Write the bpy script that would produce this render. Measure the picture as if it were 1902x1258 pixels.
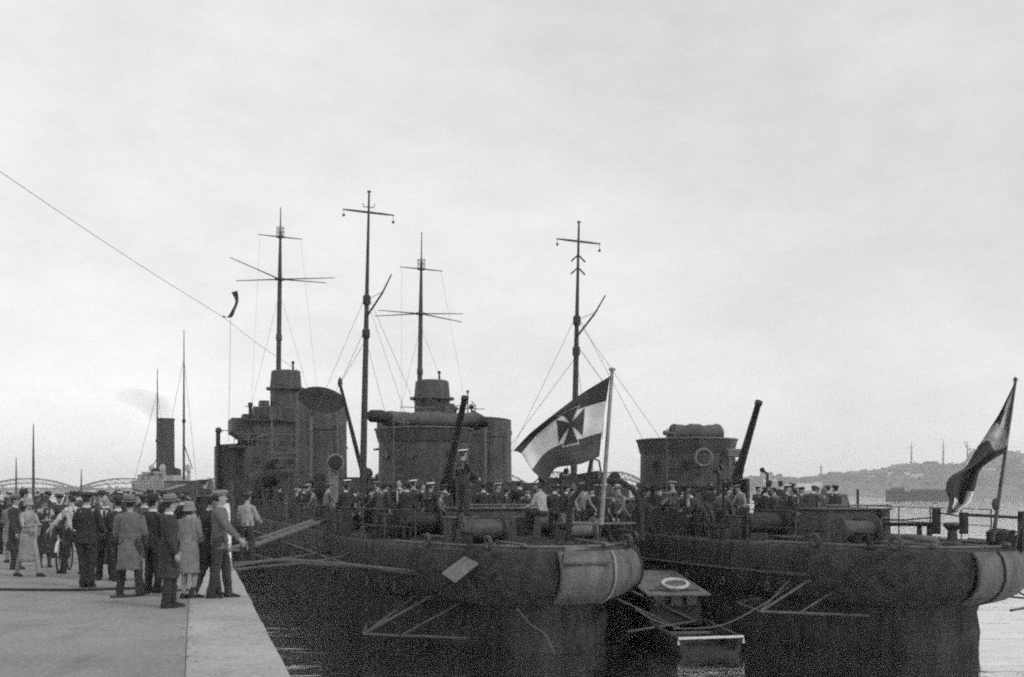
import bpy, bmesh, math, random
from mathutils import Vector, Matrix, Euler, noise
R = math.radians
random.seed(7)
for o in list(bpy.data.objects): bpy.data.objects.remove(o)
scene = bpy.context.scene
COL = scene.collection

# ------------------------------------------------------------------ camera
F = 2100.0; PW, PH = 1902.0, 1258.0
HC = 1.80; HY = 912.5; ROLL = 0.0012
cam = bpy.data.cameras.new("camera"); camo = bpy.data.objects.new("camera", cam); COL.objects.link(camo)
cam.sensor_width = 36; cam.lens = 36 * F / PW
cam.shift_y = (HY - PH / 2) / PW
cam.clip_start = 0.1; cam.clip_end = 12000
camo.location = (0, 0, HC); camo.rotation_euler = (R(90), 0, 0)
camo.matrix_world = Matrix.Translation((0, 0, HC)) @ Matrix.Rotation(R(90), 4, 'X') @ Matrix.Rotation(ROLL, 4, 'Z')
scene.camera = camo

# ------------------------------------------------------------------ sky, sun, exposure
w = bpy.data.worlds.new("World"); scene.world = w; w.use_nodes = True
nt = w.node_tree; nt.nodes.clear()
SUN_EL, SUN_AZ = 42, 125      # azimuth measured clockwise from +Y (ahead)
def nn(t, ty, **kw):
    n = t.nodes.new(ty)
    for k, v in kw.items(): setattr(n, k, v)
    return n
out = nn(nt, 'ShaderNodeOutputWorld'); bg = nn(nt, 'ShaderNodeBackground')
sky = nn(nt, 'ShaderNodeTexSky'); sky.sky_type = 'NISHITA'; sky.sun_disc = False
sky.sun_elevation = R(SUN_EL); sky.sun_rotation = R(SUN_AZ)
bw = nn(nt, 'ShaderNodeRGBToBW')
tc = nn(nt, 'ShaderNodeTexCoord'); mp = nn(nt, 'ShaderNodeMapping'); mp.inputs['Scale'].default_value = (1.0, 1.0, 2.2)
nz = nn(nt, 'ShaderNodeTexNoise'); nz.inputs['Scale'].default_value = 3.0; nz.inputs['Detail'].default_value = 13; nz.inputs['Roughness'].default_value = .7
mr = nn(nt, 'ShaderNodeMapRange'); mr.inputs['From Min'].default_value = .3; mr.inputs['From Max'].default_value = .7
mr.inputs['To Min'].default_value = 8.0; mr.inputs['To Max'].default_value = 10.5
dot = nn(nt, 'ShaderNodeVectorMath', operation='DOT_PRODUCT'); dot.inputs[1].default_value = (0.45, .0, .9)
mr2 = nn(nt, 'ShaderNodeMapRange'); mr2.inputs['From Min'].default_value = -.1; mr2.inputs['From Max'].default_value = .65
mr2.inputs['To Min'].default_value = 1.01; mr2.inputs['To Max'].default_value = .68
mul = nn(nt, 'ShaderNodeMath', operation='MULTIPLY')
mix = nn(nt, 'ShaderNodeMath', operation='MULTIPLY_ADD'); mix.inputs[1].default_value = .06
L = nt.links.new
L(sky.outputs[0], bw.inputs[0]); L(tc.outputs['Generated'], mp.inputs[0]); L(mp.outputs[0], nz.inputs['Vector'])
L(nz.outputs['Fac'], mr.inputs[0]); L(tc.outputs['Generated'], dot.inputs[0]); L(dot.outputs['Value'], mr2.inputs[0])
L(mr.outputs[0], mul.inputs[0]); L(mr2.outputs[0], mul.inputs[1]); L(bw.outputs[0], mix.inputs[0]); L(mul.outputs[0], mix.inputs[2])
L(mix.outputs[0], bg.inputs['Color']); bg.inputs['Strength'].default_value = 0.1
L(bg.outputs[0], out.inputs[0])
sl = bpy.data.lights.new("sun", 'SUN'); sl.energy = 1.2; sl.angle = R(11); sl.color = (1, 1, 1)
so = bpy.data.objects.new("sun", sl); COL.objects.link(so)
sd = Vector((math.sin(R(SUN_AZ)) * math.cos(R(SUN_EL)), math.cos(R(SUN_AZ)) * math.cos(R(SUN_EL)), math.sin(R(SUN_EL))))
so.rotation_euler = sd.to_track_quat('Z', 'Y').to_euler()
vs = scene.view_settings
vs.view_transform = 'Standard'; vs.look = 'None'; vs.exposure = 0.0; vs.gamma = 1; vs.use_curve_mapping = False
scene.cycles.filter_width = 2.1
scene.cycles.max_bounces = 8; scene.cycles.volume_bounces = 2
scene.cycles.use_denoising = False
scene.cycles.use_adaptive_sampling = True; scene.cycles.adaptive_threshold = .25; scene.cycles.adaptive_min_samples = 20

def P(px, py, Y):
    """photo pixel at depth Y -> world point"""
    dx, dy = px - PW / 2, HY - py
    x = dx * math.cos(ROLL) - dy * math.sin(ROLL)
    y = dy * math.cos(ROLL) + dx * math.sin(ROLL)
    return Vector((x / F * Y, Y, HC + y / F * Y))

# ------------------------------------------------------------------ materials (the photograph is black and white: neutral greys)
MATS = {}
def mat(name, g, rough=.75, var=.18, scale=3.0, bump=.0, bscale=None, stretch=(1, 1, 1), metal=0.0, spec=.4):
    if name in MATS: return MATS[name]
    m = bpy.data.materials.new(name); m.use_nodes = True; t = m.node_tree
    b = t.nodes['Principled BSDF']; b.inputs['Roughness'].default_value = rough
    b.inputs['Metallic'].default_value = metal; b.inputs['Specular IOR Level'].default_value = spec
    c = nn(t, 'ShaderNodeTexCoord'); mpn = nn(t, 'ShaderNodeMapping'); mpn.inputs['Scale'].default_value = stretch
    n = nn(t, 'ShaderNodeTexNoise'); n.inputs['Scale'].default_value = scale; n.inputs['Detail'].default_value = 6
    r = nn(t, 'ShaderNodeMapRange'); r.inputs['From Min'].default_value = .3; r.inputs['From Max'].default_value = .7
    r.inputs['To Min'].default_value = g * (1 - var); r.inputs['To Max'].default_value = g * (1 + var)
    t.links.new(c.outputs['Object'], mpn.inputs[0]); t.links.new(mpn.outputs[0], n.inputs['Vector'])
    t.links.new(n.outputs['Fac'], r.inputs[0]); t.links.new(r.outputs[0], b.inputs['Base Color'])
    if bump:
        n2 = nn(t, 'ShaderNodeTexNoise'); n2.inputs['Scale'].default_value = bscale or scale * 3; n2.inputs['Detail'].default_value = 4
        bp = nn(t, 'ShaderNodeBump'); bp.inputs['Strength'].default_value = bump; bp.inputs['Distance'].default_value = .03
        t.links.new(mpn.outputs[0], n2.inputs['Vector']); t.links.new(n2.outputs['Fac'], bp.inputs['Height'])
        t.links.new(bp.outputs[0], b.inputs['Normal'])
    MATS[name] = m; return m

def plated(name, g, rough=.55, var=.3):
    """painted steel plating: streaky weathering, plate seams"""
    m = bpy.data.materials.new(name); m.use_nodes = True; t = m.node_tree
    b = t.nodes['Principled BSDF']; b.inputs['Roughness'].default_value = rough; b.inputs['Specular IOR Level'].default_value = .18
    c = nn(t, 'ShaderNodeTexCoord'); mpn = nn(t, 'ShaderNodeMapping'); mpn.inputs['Scale'].default_value = (1.6, 1.6, .35)
    n = nn(t, 'ShaderNodeTexNoise'); n.inputs['Scale'].default_value = 1.7; n.inputs['Detail'].default_value = 9; n.inputs['Roughness'].default_value = .65
    r = nn(t, 'ShaderNodeMapRange'); r.inputs['From Min'].default_value = .32; r.inputs['From Max'].default_value = .68
    r.inputs['To Min'].default_value = g * (1 - var); r.inputs['To Max'].default_value = g * (1 + var)
    br = nn(t, 'ShaderNodeTexBrick'); br.inputs['Scale'].default_value = 1.0; br.inputs['Mortar Size'].default_value = .012
    br.inputs['Brick Width'].default_value = 2.4; br.inputs['Row Height'].default_value = .9
    mp2 = nn(t, 'ShaderNodeMapping'); mp2.inputs['Rotation'].default_value = (R(90), 0, R(90))
    t.links.new(c.outputs['Object'], mp2.inputs[0]); t.links.new(mp2.outputs[0], br.inputs['Vector'])
    n3 = nn(t, 'ShaderNodeTexNoise'); n3.inputs['Scale'].default_value = .9
    bp = nn(t, 'ShaderNodeBump'); bp.inputs['Strength'].default_value = 1.0; bp.inputs['Distance'].default_value = .035; bp.invert = True
    bp2 = nn(t, 'ShaderNodeBump'); bp2.inputs['Strength'].default_value = .35; bp2.inputs['Distance'].default_value = .12
    t.links.new(c.outputs['Object'], n3.inputs['Vector']); t.links.new(n3.outputs['Fac'], bp2.inputs['Height'])
    t.links.new(br.outputs['Fac'], bp.inputs['Height']); t.links.new(bp2.outputs[0], bp.inputs['Normal']); t.links.new(bp.outputs[0], b.inputs['Normal'])
    t.links.new(c.outputs['Object'], mpn.inputs[0]); t.links.new(mpn.outputs[0], n.inputs['Vector'])
    t.links.new(n.outputs['Fac'], r.inputs[0]); t.links.new(r.outputs[0], b.inputs['Base Color'])
    MATS[name] = m; return m

M_HULL = plated('hull paint', .045, .7, .6); M_STERN = plated('stern grey', .12, .6, .45)
M_HOUSE = plated('house paint', .08, .6, .35); M_FUNNEL = plated('funnel paint', .085, .6, .4)
M_DECK = mat('deck covering', .04, .85, .35, 2.5, .3, 20)
M_BLACK = mat('black fittings', .022, .7, .3, 6)
M_GEAR = mat('grey fittings', .06, .6, .35, 5, .2)
M_PALE = mat('pale paint', .26, .6, .25, 5, .2); M_LIGHTGEAR = mat('worn fittings', .13, .6, .25, 5, .2)
M_MAST = mat('mast paint', .045, .7, .2, 3)
M_WOOD = mat('weathered wood', .15, .8, .35, 3, .3, 30, (1, 8, 1))
M_CANVAS = mat('canvas', .09, .9, .3, 2, .8, 4)
M_ROPE = mat('rope', .10, .95, .25, 20)
M_ROPED = mat('dark rope', .05, .95, .25, 20); M_STAY = mat('stay wire', .16, .8)
M_WHITE = mat('white paint', .62, .6, .12, 4)
M_GLASS = mat('porthole glass', .03, .1, .1, 4, spec=.6)
M_CLB = mat('flag black', .045, .9, .15, 6, .5, 8); M_CLW = mat('flag white', .68, .9, .06, 6, .5, 8); M_CLR = mat('flag red', .075, .9, .15, 6, .5, 8)
M_SKIN = mat('skin', .34, .6, .1, 8); M_EYE = mat('eyes', .02, .3, .1); M_HAIRD = mat('dark hair', .04, .8, .3, 20, .5, 60)
def cloth(g):
    g = round(g, 3)
    return mat('cloth %03d' % int(g * 1000), g, .92, .16, 4, .7, 7)

# ------------------------------------------------------------------ mesh builder
class MB:
    def __init__(s): s.v = []; s.f = []; s.m = []
    def add(s, vs_, fs, mi=0):
        o = len(s.v); s.v += [tuple(p) for p in vs_]
        for f in fs: s.f.append([i + o for i in f]); s.m.append(mi)
        return s
    def box(s, c, sz, rz=0, rx=0, ry=0, mi=0, top=1.0):
        x, y, z = sz[0] / 2, sz[1] / 2, sz[2] / 2; M = Euler((rx, ry, rz)).to_matrix(); c = Vector(c)
        pts = [M @ Vector((a * x * (top if d > 0 else 1), b * y * (top if d > 0 else 1), d * z)) + c for a, b, d in
               ((-1, -1, -1), (1, -1, -1), (1, 1, -1), (-1, 1, -1), (-1, -1, 1), (1, -1, 1), (1, 1, 1), (-1, 1, 1))]
        return s.add(pts, [(0, 3, 2, 1), (4, 5, 6, 7), (0, 1, 5, 4), (1, 2, 6, 5), (2, 3, 7, 6), (3, 0, 4, 7)], mi)
    def loft(s, rings, cap=True, mi=0, closed=False):
        n = len(rings[0]); o = []
        vs_ = [p for r in rings for p in r]; fs = []
        for i in range(len(rings) - 1 + (1 if closed else 0)):
            a, b = i * n, ((i + 1) % len(rings)) * n
            for k in range(n): fs.append((a + k, a + (k + 1) % n, b + (k + 1) % n, b + k))
        if cap and not closed:
            fs.append(tuple(range(n))[::-1]); fs.append(tuple(range((len(rings) - 1) * n, len(rings) * n)))
        return s.add(vs_, fs, mi)
    def tube(s, path, rad, n=8, mi=0, cap=True, round_ends=False):
        path = [Vector(p) for p in path]; k = len(path)
        if not hasattr(rad, '__len__'): rad = [rad] * k
        rad = list(rad)
        if round_ends:
            d0 = (path[0] - path[1]).normalized(); d1 = (path[-1] - path[-2]).normalized()
            path = [path[0] + d0 * rad[0] * .9, path[0] + d0 * rad[0] * .6] + path + [path[-1] + d1 * rad[-1] * .6, path[-1] + d1 * rad[-1] * .9]
            rad = [rad[0] * .35, rad[0] * .78] + rad + [rad[-1] * .78, rad[-1] * .35]; k += 4
        ref = None; rings = []
        for i in range(k):
            t = (path[min(i + 1, k - 1)] - path[max(i - 1, 0)]).normalized()
            if ref is None: ref = t.orthogonal().normalized()
            ref = (ref - t * ref.dot(t)); ref = ref.normalized() if ref.length > 1e-6 else t.orthogonal().normalized()
            b = t.cross(ref)
            rings.append([path[i] + (ref * math.cos(a) + b * math.sin(a)) * rad[i] for a in [2 * math.pi * q / n for q in range(n)]])
        return s.loft(rings, cap, mi)
    def lathe(s, prof, c=(0, 0, 0), n=20, mi=0, sx=1, sy=1, M=None, cap=True):
        c = Vector(c); rings = []
        for r, z in prof:
            rg = []
            for q in range(n):
                a = 2 * math.pi * q / n; p = Vector((r * sx * math.cos(a), r * sy * math.sin(a), z))
                if M is not None: p = M @ p
                rg.append(p + c)
            rings.append(rg)
        return s.loft(rings, cap, mi)
    def ell(s, c, r, n=10, M=None, mi=0):
        k = 7
        return s.lathe([(math.sin(math.pi * (i + .02) / (k + .04)), -math.cos(math.pi * (i + .02) / (k + .04))) for i in range(k + 1)], c, n, mi,
                       M=(M if M is not None else Matrix.Identity(3)) @ Matrix.Diagonal(Vector(r) if hasattr(r, '__len__') else Vector((r, r, r))))
    def torus(s, c, R_, r, M=None, n=24, k=8, mi=0):
        M = M or Matrix.Identity(3); c = Vector(c)
        rings = [[M @ Vector(((R_ + r * math.cos(b)) * math.cos(a), (R_ + r * math.cos(b)) * math.sin(a), r * math.sin(b))) + c
                  for b in [2 * math.pi * j / k for j in range(k)]] for a in [2 * math.pi * i / n for i in range(n)]]
        return s.loft(rings, False, mi, closed=True)
    def build(s, name, mats, parent=None, smooth=False, bevel=0.0):
        me = bpy.data.meshes.new(name); me.from_pydata(s.v, [], s.f)
        if not isinstance(mats, (list, tuple)): mats = [mats]
        for m in mats: me.materials.append(m)
        me.polygons.foreach_set('material_index', s.m)
        bm = bmesh.new(); bm.from_mesh(me); bmesh.ops.recalc_face_normals(bm, faces=bm.faces); bm.to_mesh(me); bm.free()
        if smooth:
            me.polygons.foreach_set('use_smooth', [True] * len(me.polygons))
            try: me.set_sharp_from_angle(angle=R(40))
            except Exception: pass
        o = bpy.data.objects.new(name, me); COL.objects.link(o)
        if parent is not None: o.parent = parent
        if bevel:
            b = o.modifiers.new('bevel', 'BEVEL'); b.width = bevel; b.segments = 2; b.limit_method = 'ANGLE'
        return o

def tag(o, label=None, cat=None, group=None, kind=None):
    if label: o['label'] = label
    if cat: o['category'] = cat
    if group: o['group'] = group
    if kind: o['kind'] = kind
    return o
def thing(name, label, cat, loc=(0, 0, 0), rz=0, group=None):
    o = bpy.data.objects.new(name, None); COL.objects.link(o); o.empty_display_size = .2
    o.location = loc; o.rotation_euler = (0, 0, rz); return tag(o, label, cat, group)
def kids(o): return [c for c in bpy.data.objects if c.parent == o]

# ------------------------------------------------------------------ setting: water, quay
def quay_pt(s, p, z=0):   # s along the quay edge, p across (p > .918 is over the water)
    return Vector((.963 * p - .271 * s, .271 * p + .963 * s, z))
PE = .918
WZ = -2.4
b = MB(); b.add([(-6000, -300, WZ), (6000, -300, WZ), (6000, 7000, WZ), (-6000, 7000, WZ)], [(0, 1, 2, 3)])
mw = bpy.data.materials.new('harbour water'); mw.use_nodes = True; t = mw.node_tree
pb = t.nodes['Principled BSDF']; pb.inputs['Base Color'].default_value = (.03, .03, .03, 1); pb.inputs['Roughness'].default_value = .06; pb.inputs['IOR'].default_value = 1.45
gl = nn(t, 'ShaderNodeBsdfGlossy'); gl.inputs['Color'].default_value = (.95, .95, .95, 1); gl.inputs['Roughness'].default_value = .06
mx = nn(t, 'ShaderNodeMixShader'); mx.inputs[0].default_value = .76
tcw = nn(t, 'ShaderNodeTexCoord'); mpw = nn(t, 'ShaderNodeMapping'); mpw.inputs['Scale'].default_value = (.55, 1, 1)
n1 = nn(t, 'ShaderNodeTexNoise'); n1.inputs['Scale'].default_value = 1.5; n1.inputs['Detail'].default_value = 5; n1.inputs['Distortion'].default_value = .6
n2 = nn(t, 'ShaderNodeTexNoise'); n2.inputs['Scale'].default_value = .32; n2.inputs['Detail'].default_value = 2
ad = nn(t, 'ShaderNodeMath', operation='MULTIPLY_ADD'); ad.inputs[1].default_value = 4.0
bpw = nn(t, 'ShaderNodeBump'); bpw.inputs['Strength'].default_value = .5; bpw.inputs['Distance'].default_value = .058
t.links.new(tcw.outputs['Object'], mpw.inputs[0])
for n_ in (n1, n2): t.links.new(mpw.outputs[0], n_.inputs['Vector'])
t.links.new(n2.outputs['Fac'], ad.inputs[0]); t.links.new(n1.outputs['Fac'], ad.inputs[2]); t.links.new(ad.outputs[0], bpw.inputs['Height'])
t.links.new(bpw.outputs[0], pb.inputs['Normal']); t.links.new(bpw.outputs[0], gl.inputs['Normal'])
t.links.new(pb.outputs[0], mx.inputs[1]); t.links.new(gl.outputs[0], mx.inputs[2]); t.links.new(mx.outputs[0], t.nodes['Material Output'].inputs['Surface'])
tag(b.build('water', mw), kind='structure')

def quay_mat(name, g, joints):
    m = bpy.data.materials.new(name); m.use_nodes = True; t = m.node_tree
    b_ = t.nodes['Principled BSDF']; b_.inputs['Roughness'].default_value = .9; b_.inputs['Specular IOR Level'].default_value = .2
    c = nn(t, 'ShaderNodeTexCoord')
    na = nn(t, 'ShaderNodeTexNoise'); na.inputs['Scale'].default_value = .45; na.inputs['Detail'].default_value = 8; na.inputs['Roughness'].default_value = .6
    nb = nn(t, 'ShaderNodeTexNoise'); nb.inputs['Scale'].default_value = 14; nb.inputs['Detail'].default_value = 5; nb.inputs['Roughness'].default_value = .8
    ra = nn(t, 'ShaderNodeMapRange'); ra.inputs['From Min'].default_value = .3; ra.inputs['From Max'].default_value = .7; ra.inputs['To Min'].default_value = .74; ra.inputs['To Max'].default_value = 1.16
    rb = nn(t, 'ShaderNodeMapRange'); rb.inputs['From Min'].default_value = .3; rb.inputs['From Max'].default_value = .7; rb.inputs['To Min'].default_value = g * .66; rb.inputs['To Max'].default_value = g * 1.3
    mu = nn(t, 'ShaderNodeMath', operation='MULTIPLY')
    t.links.new(c.outputs['Object'], na.inputs['Vector']); t.links.new(c.outputs['Object'], nb.inputs['Vector'])
    t.links.new(na.outputs['Fac'], ra.inputs[0]); t.links.new(nb.outputs['Fac'], rb.inputs[0]); t.links.new(ra.outputs[0], mu.inputs[0]); t.links.new(rb.outputs[0], mu.inputs[1])
    nc = nn(t, 'ShaderNodeTexNoise'); nc.inputs['Scale'].default_value = 1.1; nc.inputs['Detail'].default_value = 7; nc.inputs['Roughness'].default_value = .7
    mc = nn(t, 'ShaderNodeMapping'); mc.inputs['Rotation'].default_value = (0, 0, R(-30)); mc.inputs['Scale'].default_value = (1.6, .4, 1)
    rcn = nn(t, 'ShaderNodeMapRange'); rcn.inputs['From Min'].default_value = .52; rcn.inputs['From Max'].default_value = .75; rcn.inputs['To Min'].default_value = 1.0; rcn.inputs['To Max'].default_value = .72
    mu2 = nn(t, 'ShaderNodeMath', operation='MULTIPLY')
    t.links.new(c.outputs['Object'], mc.inputs[0]); t.links.new(mc.outputs[0], nc.inputs['Vector']); t.links.new(nc.outputs['Fac'], rcn.inputs[0]); t.links.new(mu.outputs[0], mu2.inputs[0]); t.links.new(rcn.outputs[0], mu2.inputs[1])
    t.links.new(mu2.outputs[0], b_.inputs['Base Color'])
    bp = nn(t, 'ShaderNodeBump'); bp.inputs['Strength'].default_value = .5; bp.inputs['Distance'].default_value = .015
    t.links.new(nb.outputs['Fac'], bp.inputs['Height']); t.links.new(bp.outputs[0], b_.inputs['Normal'])
    return m
M_QUAY = quay_mat('trodden gravel', .285, 0); M_COPE = quay_mat('granite coping', .40, 1); M_WALL = mat('quay wall stone', .13, .9, .35, 1.2, .6, 5)
QL = 96.0
b = MB()   # quay surface (gravel) behind the coping
q = [quay_pt(-40, PE - 1.004, 0), quay_pt(QL, PE - 1.004, 0), quay_pt(QL, -75, 0), quay_pt(-40, -75, 0)]
b.add([(p.x, p.y, z) for z in (-4.0, 0) for p in q], [(4, 5, 6, 7), (0, 1, 5, 4), (1, 2, 6, 5), (2, 3, 7, 6), (3, 0, 4, 7)])
tag(b.build('quay_pavement', M_QUAY), kind='structure')
b = MB()   # granite coping stones
s = -40.0
while s < QL - 3:
    ln = 3.1
    a0, a1 = s + .009, s + ln - .009
    j0, j1 = random.uniform(-.014, .006), random.uniform(-.014, .006); q = [quay_pt(a0, PE + j0), quay_pt((a0 + a1) / 2, PE + (j0 + j1) / 2 - .008), quay_pt(a1, PE + j1), quay_pt(a1, PE - 1.0), quay_pt(a0, PE - 1.0)]
    dz = random.uniform(-.006, .008)
    b.add([(p.x, p.y, z) for z in (-.55, .012 + dz) for p in q], [(5, 6, 7, 8, 9), (4, 3, 2, 1, 0)] + [(i, (i + 1) % 5, (i + 1) % 5 + 5, i + 5) for i in range(5)])
    s += ln
tag(b.build('quay_coping', M_COPE, bevel=.03), kind='structure')
b = MB()
q = [quay_pt(-40, PE - .04), quay_pt(QL, PE - .04), quay_pt(QL, PE - 1.0), quay_pt(-40, PE - 1.0)]
b.add([(p.x, p.y, z) for z in (-4.0, -.552) for p in q], [(4, 5, 6, 7), (0, 1, 5, 4), (1, 2, 6, 5), (2, 3, 7, 6), (3, 0, 4, 7)])
tag(b.build('quay_wall', M_WALL), kind='structure')

rg = random.Random(77); b = MB()
for _ in range(2600):
    s_ = rg.uniform(8, 34); p_ = rg.uniform(-14, PE - .05) if rg.random() < .8 else PE - 1.0 + rg.gauss(0, .06); c_ = quay_pt(s_, p_); r_ = rg.uniform(.005, .016); z_ = .022 if p_ > PE - 1 else .003
    d_ = [(r_ * rg.uniform(.6, 1.3) * math.cos(q_ * 1.57), r_ * rg.uniform(.6, 1.3) * math.sin(q_ * 1.57)) for q_ in range(4)]
    b.add([(c_.x + x_, c_.y + y_, z_ - .004) for x_, y_ in d_] + [(c_.x, c_.y, z_ + r_ * .7)], [(0, 1, 4), (1, 2, 4), (2, 3, 4), (3, 0, 4), (3, 2, 1, 0)])
tag(b.build('grit', mat('grit', .22, .9, .6, 3)), 'loose grit and crumbs scattered over the quay surface', 'grit', kind='stuff')

# ------------------------------------------------------------------ people
PENDING = []     # (object, extras MB or None, voxel)
def lin(a, b_, t): return a + (b_ - a) * t
def person(label, loc, rot, coat='jacket', cg=.05, tg=.04, hat='cap', hg=.05, H=1.74, stride=.0, spread=.11, lean=0, armL=(8, 8, 15, 0), armR=(8, 8, 15, 0),
           yaw=0, pitch=0, kneeb=.02, collar=True, woman=False, sit=False, crouch=0.0, group=None, vox=.02, legs='trousers', shirt=.6, open_front=False, fat=1.0, feet=None, z0=0):
    k = H / 1.75
    root = thing('person', label, 'person', loc, R(rot), group)
    ML = Matrix.Rotation(R(-lean), 3, 'X')   # lean forward (towards -Y)
    hipz = (.93 - crouch) * k
    if sit: hipz = .48 * k
    piv = Vector((0, 0, hipz))
    def T(p):
        p = Vector(p); q_ = Vector((p.x, p.y, p.z - .93)) * k
        ql = Matrix.Rotation(R(lean), 3, 'X') @ q_
        return ql + piv
    def ring(z, rx, ry, y=0, n=18, ex=0.0):
        return [T((rx * math.cos(a), y + ry * math.sin(a), z)) for a in [2 * math.pi * i / n for i in range(n)]]
    sh = .17 if woman else .195
    # joints
    J = {}
    for s_ in (-1, 1):
        arm = armL if s_ > 0 else armR
        sw, ab, el, inw = [R(a) for a in arm]
        S = Vector((s_ * sh, .01, 1.385))
        d1 = Vector((s_ * math.sin(ab), -math.sin(sw) * math.cos(ab), -math.cos(sw) * math.cos(ab)))
        ab2 = ab * .6 - inw
        d2 = Vector((s_ * math.sin(ab2), -math.sin(sw + el) * math.cos(ab2), -math.cos(sw + el) * math.cos(ab2)))
        E = S + d1 * .29; W = E + d2 * .25
        J[s_] = dict(S=T(S), E=T(E), W=T(W), d=(T(W) - T(E)).normalized())
        fy = (stride if s_ > 0 else -stride) / 2
        hip = Vector((s_ * .092 * k, 0, hipz - .02 * k))
        foot = Vector((s_ * spread * k, -fy * k, .075 * k))
        kn = (hip + foot) / 2 + Vector((0, -kneeb * k, .01))
        if sit:
            kn = Vector((s_ * .11 * k, -.42 * k, hipz)); foot = Vector((s_ * .11 * k, -.46 * k, .075 * k))
        if crouch:
            kn += Vector((0, -crouch * .85, .02))
        J[s_].update(hip=hip, knee=kn, foot=foot)
    # body: one surface
    b = MB()
    b.loft([ring(.84, .11, .08), ring(.90, .155, .105), ring(.98, .15, .10), ring(1.08, .125, .088), ring(1.2, .14, .095), ring(1.32, .165, .105), ring(1.40, .16, .095), ring(1.455, .10, .075), ring(1.48, .06, .055)])
    NK = T((0, .01, 1.45)); HD = Vector((0, -.015, 1.63))
    HM = Matrix.Rotation(R(lean), 3, 'X') @ Matrix.Rotation(R(yaw), 3, 'Z') @ Matrix.Rotation(R(pitch), 3, 'X')
    HC_ = T(HD)
    def hp(x, y, z): return HC_ + HM @ (Vector((x, y, z)) * k)
    b.tube([NK, T((0, .0, 1.52)), hp(0, .02, -.05)], [.06 * k, .054 * k, .055 * k], 12)
    b.ell(HC_, Vector((.074, .094, .115)) * k, 14, HM)
    b.ell(hp(0, -.035, -.075), Vector((.052, .055, .045)) * k, 12, HM)           # jaw
    b.tube([hp(0, -.085, .015), hp(0, -.105, -.02)], [.011 * k, .018 * k], 8, round_ends=True)  # nose
    b.tube([hp(-.04, -.078, .028), hp(.04, -.078, .028)], .016 * k, 8, round_ends=True)  # brow
    for s_ in (-1, 1):
        b.ell(hp(s_ * .076, .01, -.005), Vector((.012, .022, .034)) * k, 8, HM)
        j = J[s_]
        b.tube([T((s_ * .09, 0, 1.41)), j['S'], lin(j['S'], j['E'], .5), j['E'], lin(j['E'], j['W'], .35), j['W']], [x * k for x in (.055, .055, .045, .038, .036, .025)], 10, round_ends=True)
        b.tube([j['hip'] + Vector((0, 0, .02)), lin(j['hip'], j['knee'], .45), j['knee'], lin(j['knee'], j['foot'], .35), j['foot'] + Vector((0, 0, .02))], [x * k for x in (.09, .075, .055, .056, .038)], 10, round_ends=True)
        f = j['foot']
        b.tube([f + Vector((0, .03 * k, -.03 * k)), f + Vector((0, -.12 * k, -.045 * k))], [.038 * k, .03 * k], 8, round_ends=True)
        hd = j['d']
        b.tube([j['W'], j['W'] + hd * .05 * k, j['W'] + hd * .085 * k], [.027 * k, .036 * k, .03 * k], 8, round_ends=True)  # palm
    body = b.build('body', [M_SKIN, M_EYE], root, smooth=True)
    ex = MB()
    for s_ in (-1, 1):
        ex.ell(hp(s_ * .03, -.083, .008), Vector((.012, .009, .008)) * k, 8, HM, 1)
        j = J[s_]; hd = j['d']; side = hd.cross(Vector((0, 0, 1)));
        side = Vector((1, 0, 0)) if side.length < .3 else side.normalized()
        fwd = Vector((0, -1, 0)); spreadv = (fwd - hd * fwd.dot(hd)); spreadv = spreadv.normalized() if spreadv.length > .2 else Vector((0, 0, 1))
        inn = Vector((-s_, 0, 0)); inn = (inn - hd * inn.dot(hd)).normalized()
        base = j['W'] + hd * .085 * k
        for q_, (off, ln) in enumerate(((.027, .068), (.009, .078), (-.009, .073), (-.026, .058))):
            p0 = base + spreadv * off * k - hd * .012 * k
            p1 = p0 + hd * ln * .5 * k + inn * .006; p2 = p1 + (hd * .8 + inn * .6).normalized() * ln * .3 * k; p3 = p2 + (hd * .35 + inn).normalized() * ln * .28 * k
            ex.tube([p0, p1, p2, p3], [.0095 * k, .009 * k, .0085 * k, .007 * k], 6, round_ends=True)
        t0 = j['W'] + hd * .035 * k + spreadv * .028 * k
        ex.tube([t0, t0 + (spreadv + hd * .8).normalized() * .035 * k, t0 + (spreadv * .7 + hd + inn * .4).normalized() * .065 * k], [.013 * k, .011 * k, .009 * k], 6, round_ends=True)
    ex.tube([hp(-.02, -.094, -.062), hp(.02, -.094, -.062)], .005 * k, 6, 1)
    PENDING.append((body, ex, min(vox, .014)))
    # clothes
    cm = cloth(cg)
    c = MB(); fx = 1.0 * fat
    if coat in ('jacket', 'shirt', 'blouse'):
        g_ = .022 if coat == 'jacket' else .012
        zb = {'jacket': .80, 'shirt': .94, 'blouse': .86}[coat]
        c.loft([ring(zb, (.165 + g_) * fx, .118 + g_, 0), ring(.90, (.165 + g_) * fx, .118 + g_), ring(1.06, (.138 + g_) * fx, .10 + g_), ring(1.2, (.15 + g_) * fx, .105 + g_), ring(1.32, (.175 + g_), .115 + g_), ring(1.39, (.155 + g_), .10 + g_), ring(1.45, .105 + g_, .08 + g_), ring(1.475, .075 + g_, .065 + g_)])
    elif coat == 'coat':
        zb = .46
        c.loft([ring(zb, .215 * fx, .175, .01), ring(.6, .205 * fx, .165, .01), ring(.8, .19 * fx, .15, 0), ring(.95, .18 * fx, .138), ring(1.06, .16 * fx, .125), ring(1.2, .175 * fx, .13), ring(1.32, .19, .138), ring(1.39, .172, .12), ring(1.45, .125, .10), ring(1.485, .09, .08)])
    elif coat == 'dress':
        zb = .34
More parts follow.
